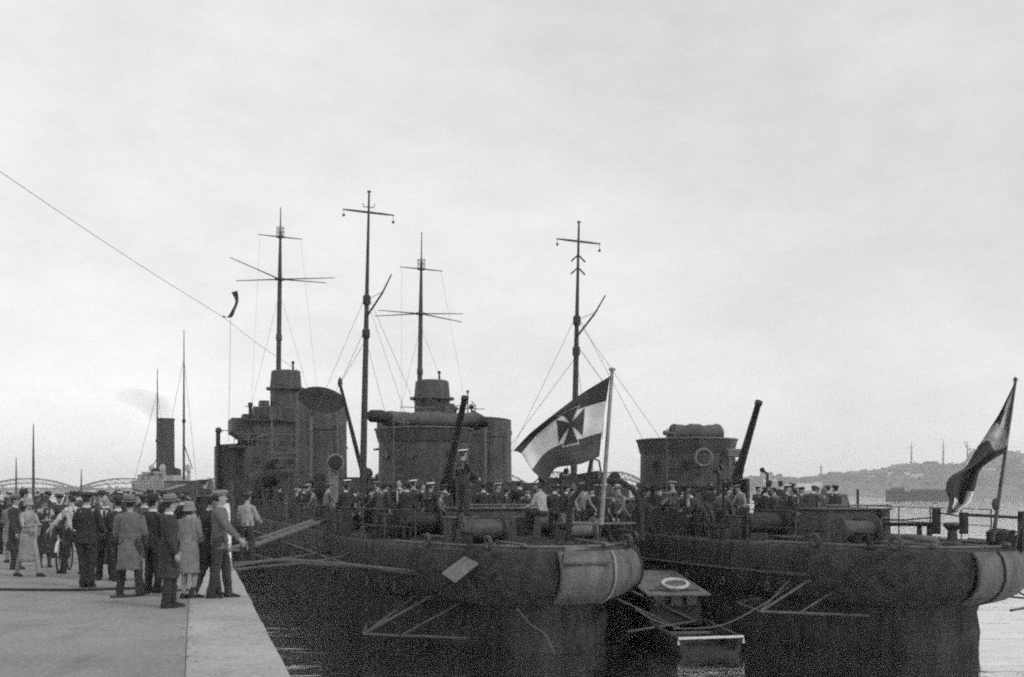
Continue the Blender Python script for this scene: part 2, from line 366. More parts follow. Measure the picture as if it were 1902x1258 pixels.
        c.loft([ring(zb, .20 * fx, .18, .01), ring(.5, .19 * fx, .16, .01), ring(.75, .175 * fx, .14, 0), ring(.95, .165 * fx, .125), ring(1.08, .13 * fx, .10), ring(1.2, .14 * fx, .11), ring(1.32, .16, .12), ring(1.40, .165, .10), ring(1.45, .11, .08), ring(1.47, .075, .065)])
    ar = {'jacket': (.075, .075, .066, .058, .054, .046), 'coat': (.085, .082, .072, .064, .06, .055), 'shirt': (.062, .066, .06, .052, .05, .036), 'blouse': (.07, .07, .062, .055, .052, .042), 'dress': (.06, .06, .05, .045, .042, .034)}[coat]
    for s_ in (-1, 1):
        j = J[s_]
        c.tube([T((s_ * .085, 0, 1.405)), j['S'], lin(j['S'], j['E'], .5), j['E'], lin(j['E'], j['W'], .4), lin(j['E'], j['W'], .97)], [x * k for x in ar], 12, round_ends=True)
    cn = {'jacket': 'jacket', 'coat': 'overcoat', 'shirt': 'shirt', 'blouse': 'blouse', 'dress': 'dress'}[coat]
    if coat == 'coat' and not woman:   # belt
        c.loft([ring(1.02, .172 * fx, .134), ring(1.04, .178 * fx, .14), ring(1.07, .178 * fx, .14), ring(1.085, .17 * fx, .132)])
    co = c.build(cn, cm, root, smooth=True); PENDING.append((co, None, vox))
    if coat in ('jacket', 'coat') and collar:    # collar and shirt front
        w_ = MB()
        w_.loft([ring(1.462, .082, .075, .005), ring(1.49, .078, .072, .005), ring(1.515, .07, .065, .005)], True)
        if open_front:
            yf = -.147
            w_.add([T((-.07, yf + .0, 1.43)), T((.07, yf, 1.43)), T((.055, yf + .012, 1.0)), T((-.055, yf + .012, 1.0)), T((-.07, yf + .05, 1.43)), T((.07, yf + .05, 1.43)), T((.055, yf + .05, 1.0)), T((-.055, yf + .05, 1.0))],
                   [(0, 1, 2, 3), (4, 5, 1, 0), (3, 2, 6, 7), (0, 3, 7, 4), (1, 5, 6, 2)])
        w_.build('shirt_collar', cloth(shirt), root, smooth=True)
        if open_front:
            n_ = MB(); n_.add([T((-.02, -.152, 1.42)), T((.02, -.152, 1.42)), T((.028, -.142, 1.1)), T((0, -.142, 1.07)), T((-.028, -.142, 1.1))], [(0, 1, 2, 3, 4)]); n_.build('necktie', cloth(.04), root)
    if coat == 'blouse':                           # sailor collar with white edging
        w_ = MB()
        for zz, yy, ww, th in ((1.44, .13, .15, .0),):
            w_.add([T((-.17, .135, 1.23)), T((.17, .135, 1.23)), T((.15, .10, 1.44)), T((-.15, .10, 1.44)), T((-.17, .15, 1.23)), T((.17, .15, 1.23)), T((.15, .13, 1.45)), T((-.15, .13, 1.45))],
                   [(0, 1, 2, 3), (4, 5, 6, 7), (0, 1, 5, 4), (1, 2, 6, 5), (2, 3, 7, 6), (3, 0, 4, 7)])
        w_.build('sailor_collar', cloth(.07), root)
        w_ = MB(); w_.tube([T((-.13, .135, 1.40)), T((-.15, .152, 1.25)), T((.15, .152, 1.25)), T((.13, .135, 1.40))], .006, 6); w_.build('collar_edging', cloth(.42), root)
    if legs == 'trousers':
        c = MB()
        c.loft([ring(.86, .13 * fx, .10), ring(.90, .165 * fx, .12), ring(1.0, .155 * fx, .11), ring(1.06, .14 * fx, .10)] if not sit else [ring(.83, .15, .12), ring(.92, .17, .13), ring(1.05, .15, .11)])
        for s_ in (-1, 1):
            j = J[s_]
            c.tube([j['hip'] + Vector((0, 0, .03)), lin(j['hip'], j['knee'], .4), j['knee'], lin(j['knee'], j['foot'], .5), j['foot'] + Vector((0, 0, .0))], [x * k for x in (.108, .098, .08, .076, .074)], 12, round_ends=True)
        PENDING.append((c.build('trousers', cloth(tg), root, smooth=True), None, vox))
    elif legs == 'stockings':
        c = MB()
        for s_ in (-1, 1):
            j = J[s_]
            c.tube([lin(j['hip'], j['knee'], .5), j['knee'], lin(j['knee'], j['foot'], .35), j['foot']], [x * k for x in (.078, .062, .062, .043)], 12, round_ends=True)
        c.build('stockings', cloth(tg), root, smooth=True)
    c = MB()
    for s_ in (-1, 1):
        f = J[s_]['foot']
        rr = []
        for yy, hw, hh in ((.075, .03, .05), (.06, .04, .085), (0, .042, .10), (-.07, .046, .075), (-.14, .046, .055), (-.185, .03, .04), (-.195, .015, .03)):
            rr.append([f + Vector((hw * k * x_, yy * k, -.075 * k + hh * k * z_)) for x_, z_ in ((-1, 0), (-1, .55), (-.55, 1), (.55, 1), (1, .55), (1, 0))])
        c.loft(rr)
    c.build('shoes', cloth(.03), root, smooth=True)
    # hair and hat
    c = MB()
    c.ell(hp(0, .02, .02), Vector((.081, .09, .108)) * k, 14, HM)
    if woman: c.ell(hp(0, .035, -.03), Vector((.08, .07, .09)) * k, 12, HM)
    c.build('hair', M_HAIRD if not hat == 'fair' else cloth(.25), root, smooth=True)
    hm = cloth(hg); c = MB(); HMs = HM @ Matrix.Rotation(R(-6), 3, 'X')
    if hat == 'cap':
        c.lathe([(.082, .035), (.098, .05), (.125, .085), (.12, .105), (.09, .122), (.04, .13)], HC_, 16, M=HMs * k, sy=1.1)
        c.lathe([(.0, -.004), (.055, -.002), (.06, .003), (.0, .008)], hp(0, -.10, .05), 14, M=HMs * k, sx=1.2)
        c.build('flat_cap', hm, root, smooth=True)
    elif hat == 'fedora':
        c.lathe([(.085, .055), (.14, .052), (.155, .062), (.152, .068), (.095, .068), (.094, .10), (.09, .15), (.07, .17), (.03, .162)], HC_, 18, M=HMs * k, sy=1.18)
        c.build('brimmed_hat', hm, root, smooth=True)
        c = MB(); c.lathe([(.0945, .07), (.097, .072), (.096, .098), (.093, .1)], HC_, 18, M=HMs * k, sy=1.18); c.build('hat_band', cloth(max(.03, hg * .4)), root, smooth=True)
    elif hat == 'cloche':
        c.lathe([(.125, -.02), (.105, .005), (.098, .06), (.09, .11), (.06, .14), (.02, .148)], HC_, 16, M=HMs * k, sy=1.12); c.build('cloche_hat', hm, root, smooth=True)
    elif hat == 'sailor':
        c.lathe([(.082, .045), (.084, .08)], HC_, 16, M=HMs * k, sy=1.1); c.build('cap_band', cloth(.03), root, smooth=True)
        c = MB(); c.lathe([(.084, .08), (.10, .085), (.135, .102), (.137, .11), (.13, .118), (.04, .124)], HC_, 18, M=HMs * k, sy=1.08); c.build('white_cap_top', cloth(.75), root, smooth=True)
    return root

def finish_people():
    for o, ex, vx in PENDING:
        md = o.modifiers.new('r', 'REMESH'); md.mode = 'VOXEL'; md.voxel_size = vx; md.use_smooth_shade = True
        sm = o.modifiers.new('s', 'SMOOTH'); sm.factor = .5; sm.iterations = 3
        if vx > .03: sm.iterations = 2
    dg = bpy.context.evaluated_depsgraph_get()
    for o, ex, vx in PENDING:
        me = bpy.data.meshes.new_from_object(o.evaluated_get(dg))
        mats = list(o.data.materials); me.materials.clear()
        for m in mats: me.materials.append(m)
        me.polygons.foreach_set('material_index', [0] * len(me.polygons))
        if o.name.split('.')[0] != 'body':
            sd_ = random.random() * 50; me.update()
            for vtx in me.vertices:
                c_ = vtx.co; a_ = noise.noise(Vector((c_.x * 9 + sd_, c_.y * 9, c_.z * 3.2))); e_ = noise.noise(Vector((c_.x * 14, c_.y * 14 + sd_, c_.z * 16 + c_.x * 8)))
                vtx.co = c_ + vtx.normal * (.024 * (.35 - abs(a_) * 1.9) + .010 * e_)
        if ex is not None:
            t_ = bpy.data.meshes.new('t'); t_.from_pydata(ex.v, [], ex.f); t_.materials.append(mats[0]); t_.materials.append(mats[1])
            t_.polygons.foreach_set('material_index', ex.m); t_.polygons.foreach_set('use_smooth', [True] * len(t_.polygons))
            bm = bmesh.new(); bm.from_mesh(me); bm.from_mesh(t_); bmesh.ops.recalc_face_normals(bm, faces=bm.faces); bm.to_mesh(me); bm.free()
        me.polygons.foreach_set('use_smooth', [True] * len(me.polygons))
        o.modifiers.clear(); old = o.data; o.data = me; me.name = o.name
    PENDING.clear()

def dup(root, loc, rz, label, group=None, clothing=None, trous=None, scale=1.0):
    r = root.copy(); COL.objects.link(r); r.location = loc; r.rotation_euler = (0, 0, R(rz)); r['label'] = label; r.scale = (scale,) * 3
    if group: r['group'] = group
    elif 'group' in r: del r['group']
    for ch in CH[root.name]:
        c = ch.copy(); COL.objects.link(c); c.parent = r
        n = ch.name.split('.')[0]
        if clothing is not None and n in ('jacket', 'shirt', 'overcoat', 'blouse', 'dress'):
            c.material_slots[0].link = 'OBJECT'; c.material_slots[0].material = cloth(clothing)
        if trous is not None and n in ('trousers',):
            c.material_slots[0].link = 'OBJECT'; c.material_slots[0].material = cloth(trous)
    return r

def at_foot(px, fy):      # a point on the quay seen at photo pixel (px, fy)
    hy = HY + (px - PW / 2) * ROLL
    Y = HC * F / (fy - hy); p = P(px, fy, Y); return Vector((p.x, p.y, .0))
QG = None
qp = [
 dict(label='person in pale flat cap and grey jacket at the quay edge, facing the ships', px=408, fy=1112, rot=95, coat='jacket', cg=.13, tg=.045, hat='cap', hg=.22, H=1.80, stride=.25, spread=.10, armR=(35, 4, 12, 0), armL=(28, 6, 10, 0), yaw=10, collar=False),
 dict(label='person in dark coat stooping between the pale long coat and the grey jacket', px=381, fy=1110, rot=115, coat='jacket', cg=.045, tg=.04, hat='cap', hg=.10, H=1.74, stride=.45, spread=.12, lean=10, armR=(20, 10, 30, 0), kneeb=.06),
 dict(label='person in a long pale grey coat, close hat and light stockings, seen from behind', px=351, fy=1112, rot=165, coat='coat', cg=.21, tg=.30, hat='cloche', hg=.24, H=1.60, legs='stockings', woman=True, collar=False, armL=(15, 6, 30, 10), armR=(15, 6, 30, 10)),
 dict(label='person in a long dark overcoat and pale brimmed hat, nearest of the quay crowd', px=314, fy=1129, rot=110, coat='coat', cg=.042, tg=.04, hat='fedora', hg=.20, H=1.70, stride=.12, spread=.08, armR=(5, 4, 12, 0), yaw=20, fat=.92),
 dict(label='person in dark suit with white collar standing just behind the pale brimmed hat', px=284, fy=1101, rot=150, coat='jacket', cg=.045, tg=.04, hat='fedora', hg=.045, H=1.70, spread=.12, armL=(5, 5, 20, 0)),
 dict(label='person in a belted light grey raincoat standing with legs wide apart, back turned', px=241, fy=1107, rot=185, coat='coat', cg=.15, tg=.04, hat='fedora', hg=.17, H=1.68, spread=.20, stride=.15, armL=(12, 10, 45, 20), armR=(12, 10, 45, 20), collar=False, fat=1.08),
 dict(label='slim person in a dark suit left of the belted raincoat, head turned aside', px=219, fy=1080, rot=170, coat='jacket', cg=.045, tg=.04, hat='fedora', hg=.06, H=1.66, spread=.07, yaw=40, fat=.9),
 dict(label='bareheaded person facing the camera in open dark jacket, white shirt and tie', px=196, fy=1077, rot=8, coat='jacket', cg=.05, tg=.04, hat='none', H=1.72, spread=.13, open_front=True, shirt=.62, armL=(8, 10, 40, 15)),
 dict(label='person in a black suit with white collar seen from behind, beside the cyclist', px=161, fy=1091, rot=175, coat='jacket', cg=.036, tg=.036, hat='cap', hg=.04, H=1.76, spread=.07, armL=(15, 12, 50, 25), armR=(15, 12, 50, 25), fat=1.12),
 dict(label='person in a white shirt and dark trousers wheeling the bicycle', px=137, fy=1066, rot=-120, coat='shirt', cg=.55, tg=.04, hat='none', H=1.72, spread=.12, stride=.4, lean=6, armL=(35, 25, 12, 0), armR=(50, 30, 10, 0)),
 dict(label='person in a long dark dress and hat with hands clasped, right of the pale dress', px=83, fy=1054, rot=35, coat='dress', cg=.045, tg=.08, hat='cloche', hg=.05, H=1.66, legs='stockings', woman=True, armL=(25, 5, 75, 35), armR=(25, 5, 75, 35)),
 dict(label='person in a pale dress walking at the left edge, arms folded across the waist', px=52, fy=1071, rot=60, coat='dress', cg=.26, tg=.30, hat='cloche', hg=.28, H=1.62, legs='stockings', woman=True, stride=.5, armL=(25, 8, 80, 40), armR=(25, 8, 75, 40)),
 dict(label='person in a dark overcoat behind the walking pale dress', px=28, fy=1058, rot=90, coat='coat', cg=.05, tg=.045, hat='fedora', hg=.2, H=1.68, spread=.1),
 dict(label='person in dark clothes leaning towards the bicycle wheel from behind', px=108, fy=1036, rot=30, coat='jacket', cg=.05, tg=.045, hat='cap', hg=.05, H=1.72, lean=14, spread=.12, armR=(50, 12, 20, 0)),
 dict(label='person in a pale shirt standing on the coping beside the gangway foot', px=459, fy=1046, rot=160, coat='shirt', cg=.30, tg=.04, hat='cap', hg=.05, H=1.74, spread=.14, armL=(15, 14, 55, 25), armR=(15, 14, 55, 25), fat=1.15),
 dict(label='person in mid grey overcoat half hidden between the raincoat and the dark suit', px=268, fy=1078, rot=200, coat='coat', cg=.08, tg=.05, hat='cap', hg=.06, H=1.72, spread=.1),
]
for d in qp:
    px, fy = d.pop('px'), d.pop('fy'); lab = d.pop('label'); rot = d.pop('rot')
    person(lab, at_foot(px, fy) + Vector((0, 0, .004)), rot, group=None, vox=.018, **d)

# prototypes for the crowd and the decks, kept as real people too
PRO = {}
def proto(key, **kw): PRO[key] = person('proto', (0, 0, 0), 0, vox=.026, **kw)
proto('suit', coat='jacket', cg=.045, tg=.04, hat='cap', hg=.05, spread=.12, armL=(10, 10, 25, 5), armR=(5, 8, 15, 0))
proto('hat', coat='coat', cg=.05, tg=.04, hat='fedora', hg=.06, spread=.11, armL=(12, 8, 40, 20), armR=(8, 8, 30, 0), yaw=15)
proto('lady', coat='coat', cg=.12, tg=.2, hat='cloche', hg=.12, H=1.62, legs='stockings', woman=True, armL=(20, 5, 60, 30), armR=(10, 5, 20, 0), collar=False)
proto('sailor', coat='blouse', cg=.045, tg=.045, hat='sailor', H=1.74, spread=.14, armL=(8, 14, 25, 0), armR=(20, 14, 40, 10), collar=False)
proto('worker', coat='shirt', cg=.22, tg=.05, hat='cap', hg=.16, H=1.70, spread=.14, lean=8, armL=(25, 14, 35, 0), armR=(35, 14, 25, 0))
proto('sailor_turn', coat='blouse', cg=.05, tg=.05, hat='sailor', H=1.72, spread=.12, stride=.3, yaw=-35, armL=(35, 8, 55, 20), armR=(10, 10, 15, 0), collar=False)
proto('pointing', coat='shirt', cg=.28, tg=.05, hat='cap', hg=.1, H=1.70, spread=.18, lean=24, armL=(20, 10, 20, 0), armR=(48, 6, 4, 0), fat=1.1)
proto('sitting', coat='shirt', cg=.40, tg=.05, hat='none', H=1.72, sit=True, lean=10, armL=(35, 10, 50, 10), armR=(35, 10, 50, 10), fat=1.1)
proto('bare', coat='jacket', cg=.09, tg=.05, hat='none', spread=.13, open_front=True, yaw=-25, armL=(20, 8, 60, 30), armR=(5, 12, 10, 0))
proto('stoop', coat='jacket', cg=.05, tg=.04, hat='cap', hg=.09, spread=.16, lean=38, stride=.3, armL=(40, 6, 20, 0), armR=(30, 6, 40, 0))
proto('arms', coat='shirt', cg=.16, tg=.05, hat='sailor', spread=.15, armL=(80, 12, 15, 0), armR=(12, 16, 50, 25), yaw=20)
finish_people()
CH = {}
for c_ in bpy.data.objects:
    if c_.parent: CH.setdefault(c_.parent.name, []).append(c_)
USED = set()
def put(key, loc, rz, label, group=None, clothing=None, trous=None, scale=1.0):
    if key not in USED:
        USED.add(key); r = PRO[key]; r.location = loc; r.rotation_euler = (0, 0, R(rz)); r['label'] = label; r.scale = (scale,) * 3
        if group: r['group'] = group
        for c in CH[r.name]:
            n = c.name.split('.')[0]
            for key_, g_ in ((('jacket', 'shirt', 'overcoat', 'blouse', 'dress'), clothing), (('trousers',), trous)):
                if g_ is not None and n in key_: c.material_slots[0].link = 'OBJECT'; c.material_slots[0].material = cloth(g_)
        return r
    return dup(PRO[key], loc, rz, label, group, clothing, trous, scale)

# far crowd on the quay
rnd = random.Random(11)
DESC = {'suit': 'onlooker in dark suit and flat cap deep in the quay crowd', 'hat': 'onlooker in overcoat and brimmed hat deep in the quay crowd', 'lady': 'onlooker in a pale coat and close hat deep in the quay crowd',
        'worker': 'onlooker in light shirt sleeves deep in the quay crowd', 'sailor': 'sailor with white cap top deep in the quay crowd'}
placed = []
n_ = 0; tries = 0
while n_ < 62 and tries < 4000:
    tries += 1
    Y = rnd.choice([rnd.uniform(26, 40), rnd.uniform(30, 60), rnd.uniform(40, 86)]); px = rnd.uniform(-20, 452)
    X = (px - PW / 2) / F * Y
    p_ = .963 * X + .271 * Y; s_ = -.271 * X + .963 * Y
    if p_ > PE - .6 or s_ > QL - 3: continue
    if Y < 31 and px > 200 and px < 440 and rnd.random() < .5: continue
    if any((X - a) ** 2 + (Y - c) ** 2 < .65 ** 2 for a, c in placed): continue
    placed.append((X, Y)); key = rnd.choice(['suit', 'suit', 'suit', 'hat', 'hat', 'hat', 'lady', 'worker', 'sailor'])
    put(key, (X, Y, .002 if p_ < PE - 1.05 else .022), rnd.uniform(-180, 180), DESC[key], 'onlookers deep in the quay crowd', clothing=None if key == 'sailor' else {'lady': rnd.choice([.12, .2, .28]), 'worker': rnd.choice([.2, .4, .5])}.get(key, rnd.choice([.035, .05, .07, .1])), scale=rnd.uniform(.95, 1.04))
    n_ += 1

# ------------------------------------------------------------------ torpedo boats
DZ = .30       # deck height
def bstern(x):
    return 4.3 * (1 - max(0, 1 - x / 11) ** 2) ** .42 if x < 11 else 4.3
def bhalf(x):
    if x < 11: return bstern(max(x, 0))
    if x < 50: return 4.3
    return 4.3 * max(0.0, 1 - ((x - 50) / 37.5) ** 2.2)
XS = [0, .03, .12, .28, .5, .8, 1.2, 1.7, 2.4, 3.3, 4.5, 6, 8, 11, 15, 20, 27, 35, 44, 52, 60, 68, 74, 79, 83, 85.5, 87]
def outline(off, inset, z, xs=XS, flare=0.0):
    pts = []
    for s_ in (1, -1):
        L_ = []
        for x in xs:
            bb = bhalf(x)
            sterny = x + off * max(0, 1 - x / 20)
            w_ = max(0.0, bb - inset * min(1, x / 1.2) * max(.10, 1 - x / 8.5)) + flare * max(0, (x - 45) / 40) * (bb > 0)
            L_.append((s_ * w_, sterny, z))
        pts.append(L_)
    return pts[0][::-1] + pts[1][1:]        # bow starboard -> stern -> bow port
def level_mesh(b, levels, xs=XS, mi=0):
    rows = [outline(o_, i_, z_, xs) for z_, o_, i_ in levels]
    n = len(rows[0]); vs_ = [p for r in rows for p in r]; fs = []
    for i in range(len(rows) - 1):
        for k in range(n - 1): fs.append((i * n + k, i * n + k + 1, (i + 1) * n + k + 1, (i + 1) * n + k))
        fs.append((i * n + n - 1, i * n, (i + 1) * n, (i + 1) * n + n - 1))
    b.add(vs_, fs, mi); b.add(rows[0], [tuple(range(n))], mi)

def railing(name, pts, h, parent, z=DZ, step=1.5, wires=(.5, 1.0), r=.018, m=None, rails_r=None):
    """pts: list of (x, y) along deck edge"""
    b = MB(); P_ = [Vector((p[0], p[1], z)) for p in pts]
    d = 0
    for i in range(len(P_) - 1):
        seg = (P_[i + 1] - P_[i]).length; k = max(1, round(seg / step))
        for j in range(k + (1 if i == len(P_) - 2 else 0)):
            q_ = P_[i].lerp(P_[i + 1], j / k); b.tube([q_, q_ + Vector((0, 0, h))], r * 1.2, 6)
    for f_ in wires: b.tube([p + Vector((0, 0, h * f_)) for p in P_], rails_r or r * .7, 5)
    return b.build(name, m or M_GEAR, parent)

def edge_pts(x0, x1, side, n=8, inset=.18):
    return [(side * (bhalf(x0 + (x1 - x0) * i / n) - inset), x0 + (x1 - x0) * i / n) for i in range(n + 1)]

def warship(name, label, loc, theta, v):
    S = thing(name, label, 'warship', loc, theta)
    lv = [(.37, .42, .26), (.355, .30, .17), (.30, .14, .08), (.15, .05, .03), (-.1, .01, .0), (-.4, .03, .02), (-.62, .12, .09), (-.84, .32, .24), (-1.0, .6, .42), (-1.1, .9, .6), (-1.16, 1.25, .82), (-1.4, 1.35, .86), (-1.9, 1.25, .8), (-2.4, 1.3, .82), (-3.3, 1.9, 1.3)]
    b = MB(); level_mesh(b, lv); b.build('hull', M_HULL, S, smooth=True)
    b = MB(); o_ = outline(.41, .25, DZ + .045); b.add(o_, [tuple(range(len(o_)))]); b.build('deck', M_DECK, S)
    # lighter grey stern plating, starboard half of the stern
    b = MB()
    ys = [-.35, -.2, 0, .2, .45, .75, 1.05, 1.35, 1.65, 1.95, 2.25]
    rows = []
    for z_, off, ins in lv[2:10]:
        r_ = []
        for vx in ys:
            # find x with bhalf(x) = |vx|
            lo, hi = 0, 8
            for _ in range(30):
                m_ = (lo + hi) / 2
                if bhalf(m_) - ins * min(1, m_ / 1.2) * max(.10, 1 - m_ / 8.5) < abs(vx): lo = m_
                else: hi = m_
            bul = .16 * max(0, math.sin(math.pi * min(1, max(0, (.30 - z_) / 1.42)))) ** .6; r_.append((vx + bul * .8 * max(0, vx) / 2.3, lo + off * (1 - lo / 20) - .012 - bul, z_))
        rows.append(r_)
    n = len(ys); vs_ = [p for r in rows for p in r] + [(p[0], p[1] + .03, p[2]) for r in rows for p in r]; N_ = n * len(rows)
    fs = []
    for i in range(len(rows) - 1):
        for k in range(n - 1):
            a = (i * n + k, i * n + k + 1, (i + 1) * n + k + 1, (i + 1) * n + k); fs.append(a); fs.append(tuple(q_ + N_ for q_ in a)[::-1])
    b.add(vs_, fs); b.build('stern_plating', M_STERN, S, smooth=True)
    # dark overlay added on the port quarter, standing proud for a shaded arc edge
    b = MB(); yq = [-3.15, -2.9, -2.6, -2.2, -1.8, -1.4, -1.0, -.7, -.42]; R1 = []
    for z_, off, ins in lv[2:10]:
        r_ = []
        for vx in yq:
            lo, hi = 0, 8
            for _ in range(30):
                m_ = (lo + hi) / 2
                if bhalf(m_) - ins * min(1, m_ / 1.2) * max(.10, 1 - m_ / 8.5) < abs(vx): lo = m_
                else: hi = m_
            r_.append((vx, lo + off * (1 - lo / 20), z_))
        R1.append(r_)
    nq = len(yq); ring_ = []
    def outp(p, e): return (p[0] - e * .55 * min(1, abs(p[0]) / 2), p[1] - e * .85, p[2] - e * .25 * (p[2] < -.9))
    vq = [outp(p, .16) for r in R1 for p in r] + [outp(p, -.03) for r in R1 for p in r]; NQ = nq * len(R1); fq = []
    for i in range(len(R1) - 1):
        for k in range(nq - 1):
            a = (i * nq + k, i * nq + k + 1, (i + 1) * nq + k + 1, (i + 1) * nq + k); fq.append(a); fq.append(tuple(q_ + NQ for q_ in a)[::-1])
    per = [k for k in range(nq)] + [i * nq + nq - 1 for i in range(1, len(R1))] + [(len(R1) - 1) * nq + k for k in range(nq - 2, -1, -1)] + [i * nq for i in range(len(R1) - 2, 0, -1)]
    for a, c_ in zip(per, per[1:] + per[:1]): fq.append((a, c_, c_ + NQ, a + NQ))
    b.add(vq, fq); b.build('quarter_overlay', mat('dark overlay', .035, .95, .6, 3, .8, 9), S, smooth=True)
    # strap and rubbing edge
    b = MB()
    kx = v['strap']
    path = [(kx, bx - .03, z_) for bx, z_ in [(rows[i][min(range(n), key=lambda q_: abs(ys[q_] - kx))][1], rows[i][0][2]) for i in range(len(rows))]]
    b.tube(path, v['strap_r'], 6); b.build('hanging_strap', M_PALE if v['strap_light'] else M_BLACK, S, smooth=True)
    b = MB(); b.tube([(r[-1][0], r[-1][1] - .02, r[-1][2]) for r in rows], .045, 6); b.build('stern_moulding', M_BLACK, S, smooth=True)
    b = MB()
    b.tube([(rows[i][0][0] - .06, rows[i][0][1] - .14, rows[i][0][2]) for i in range(len(rows))], .04, 6); b.build('stern_moulding', M_GEAR, S, smooth=True)
    b = MB()
    for s_ in (-1, 1): b.tube([(s_ * (bhalf(x) + .02), x, -.42) for x in (2.4, 3.3, 4.5, 6, 8, 11, 15, 20, 27, 35, 44, 50)], .045, 6)
    b.build('rubbing_strake', M_GEAR, S)
    b = MB(); b.tube([(p[0] * .985, p[1] + .02, DZ + .10) for p in outline(.44, .30, 0)][16:-16], .04, 6); b.build('deck_edge_bar', M_LIGHTGEAR, S, smooth=True)
    # propeller guards
    gz = v['guard_z']
    for s_ in (-1, 1):
        b = MB(); p1 = Vector((s_ * 4.75, 2.7, gz)); p2 = Vector((s_ * 2.2, 1.7, gz - .08))
        b.tube([p2, p1], .035, 8); b.tube([p1, (s_ * 2.7, 3.0, gz + .98)], .035, 8); b.tube([p1 + Vector((-s_ * .12, .15, .03)), (s_ * 3.0, 3.8, gz + .92)], .025, 8)
        b.tube([p1.lerp(p2, .36), (s_ * 2.2, 2.5, gz + .75)], .03, 8); b.tube([p1, (s_ * 4.2, 5.0, gz)], .03, 8); b.tube([(s_ * 4.2, 5.0, gz), (s_ * 3.5, 5.0, gz + .1)], .03, 8)
        b.build('propeller_guard', mat('guard paint', .085, .7, .3, 5), S, smooth=True)
    # portholes on hull sides
    for x in (4.4, 6.3, 8.2, 10.4, 12.5, 15, 17.5, 20.5, 24, 27.5):
        for s_ in (-1, 1):
            if s_ > 0 and name: pass
            b = MB(); Mx = Matrix.Rotation(R(90), 3, 'Y')
            b.torus((s_ * (bhalf(x) + .01), x, -.8), .11, .02, Mx, 14, 6); b.lathe([(.12, -.02), (.12, .005)], (s_ * (bhalf(x)), x, -.8), 12, 1, M=Mx)
            b.build('porthole', [M_LIGHTGEAR, M_GLASS], S)
    # forecastle
    xs = [52, 56, 60, 65, 70, 75, 79, 83, 86, 87.2]
    b = MB(); ring_ = []
    lo_ = [(bhalf(x), x, .3) for x in xs] + [(-bhalf(x), x, .3) for x in xs[::-1][1:]]
    hi_ = [(bhalf(min(x, 87)) + .12 + .25 * ((x - 52) / 35) * (x < 86), x + (x - 52) * .03, 2.5 + (x - 52) * .02) for x in xs] + [(-(bhalf(min(x, 87)) + .12 + .25 * ((x - 52) / 35) * (x < 86)), x + (x - 52) * .03, 2.5 + (x - 52) * .02) for x in xs[::-1][1:]]
    b.loft([lo_, hi_]); b.build('forecastle', M_HULL, S)
    # aft hatch house on the quarterdeck
    hw, hx, hv, hh = v['hatch']
    b = MB(); b.box((hv, hx, DZ + hh / 2 + .03), (hw, 1.5, hh), top=.97); b.box((hv, hx, DZ + hh + .05), (hw + .08, 1.58, .05))
    for i in range(3): b.box((hv - hw * .3 + i * hw * .3, hx - .78, DZ + hh * .55), (hw * .18, .05, hh * .5), mi=1)
    b.build('hatch_house', [M_HOUSE, M_BLACK], S, bevel=.02)
    b = MB(); b.tube([(hv - hw / 2, hx - .7, DZ + hh + .05), (hv - hw / 2, hx - .7, DZ + hh + .16), (hv + hw / 2, hx - .7, DZ + hh + .16), (hv + hw / 2, hx - .7, DZ + hh + .05)], .028, 6); b.build('grab_rail', M_LIGHTGEAR, S)
    # capstan, bollards, fairleads, winches
    b = MB(); b.lathe([(.26, 0), (.26, .08), (.14, .14), (.12, .42), (.2, .5), (.24, .56), (.22, .62), (.08, .64)], (.5, 1.9, DZ + .05), 16); b.build('capstan', M_GEAR, S, smooth=True)
    for x in (1.9, 7.2, 14, 24, 34, 44):
        for s_ in (-1, 1):
            b = MB(); xx = s_ * (bhalf(x) - .45)
            b.box((xx, x, DZ + .06), (.22, .8, .06))
            for dy in (-.25, .25): b.lathe([(.09, 0), (.08, .3), (.12, .34), (.12, .38), (.04, .4)], (xx, x + dy, DZ + .08), 12)
            b.build('bollard', M_BLACK, S, smooth=True)
    for x, s_ in ((1.0, -1), (3.0, -1), (1.0, 1), (3.0, 1), (11, -1), (20, -1)):
        b = MB(); b.torus((s_ * (bhalf(x) - .16), x, DZ + .2), .15, .05, Matrix.Rotation(R(90), 3, 'Y') @ Matrix.Diagonal(Vector((1, 1.5, 1))), 16, 8); b.build('fairlead', M_GEAR, S, smooth=True)
    # deck gun
    gx, gv = 13.0, v['gun_v']
    b = MB(); b.lathe([(.75, 0), (.72, .12), (.42, .3), (.38, 1.15), (.5, 1.25)], (gv, gx, DZ + .04), 20)
    b.box((gv - .33, gx, DZ + 1.5), (.1, .8, .9)); b.box((gv + .33, gx, DZ + 1.5), (.1, .8, .9))
    gun = b.build('gun_mounting', M_GEAR, S, smooth=True)
    base = Vector((gv, gx, DZ + 1.72)); tip = base + Vector(v['gun_dir'])
    d = (tip - base).normalized(); b = MB()
    b.tube([base - d * 1.1, base - d * .75, base - d * .7, base + d * .7, base + d * .75, tip - d * .14, tip - d * .12, tip, tip + d * .002], [.2, .21, .19, .175, .15, .105, .13, .135, .05], 14)
    b.tube([base - d * .6 + Vector((0, .22, .1)), base + d * .9 + Vector((0, .2, .1))], .07, 8); b.build('gun_barrel', M_BLACK, gun, smooth=True)
    b = MB(); b.torus(base + Vector((-.5, -.1, 0)), .22, .02, Matrix.Rotation(R(90), 3, 'Y'), 16, 6); b.tube([base + Vector((-.5, -.1, 0)), base + Vector((-.3, -.05, 0))], .025, 6); b.build('hand_wheel', M_LIGHTGEAR, gun)
    # aft deckhouse
    dx, dv, dr, dh = 17.0, v['dh_v'], 1.78, v['dh_top']
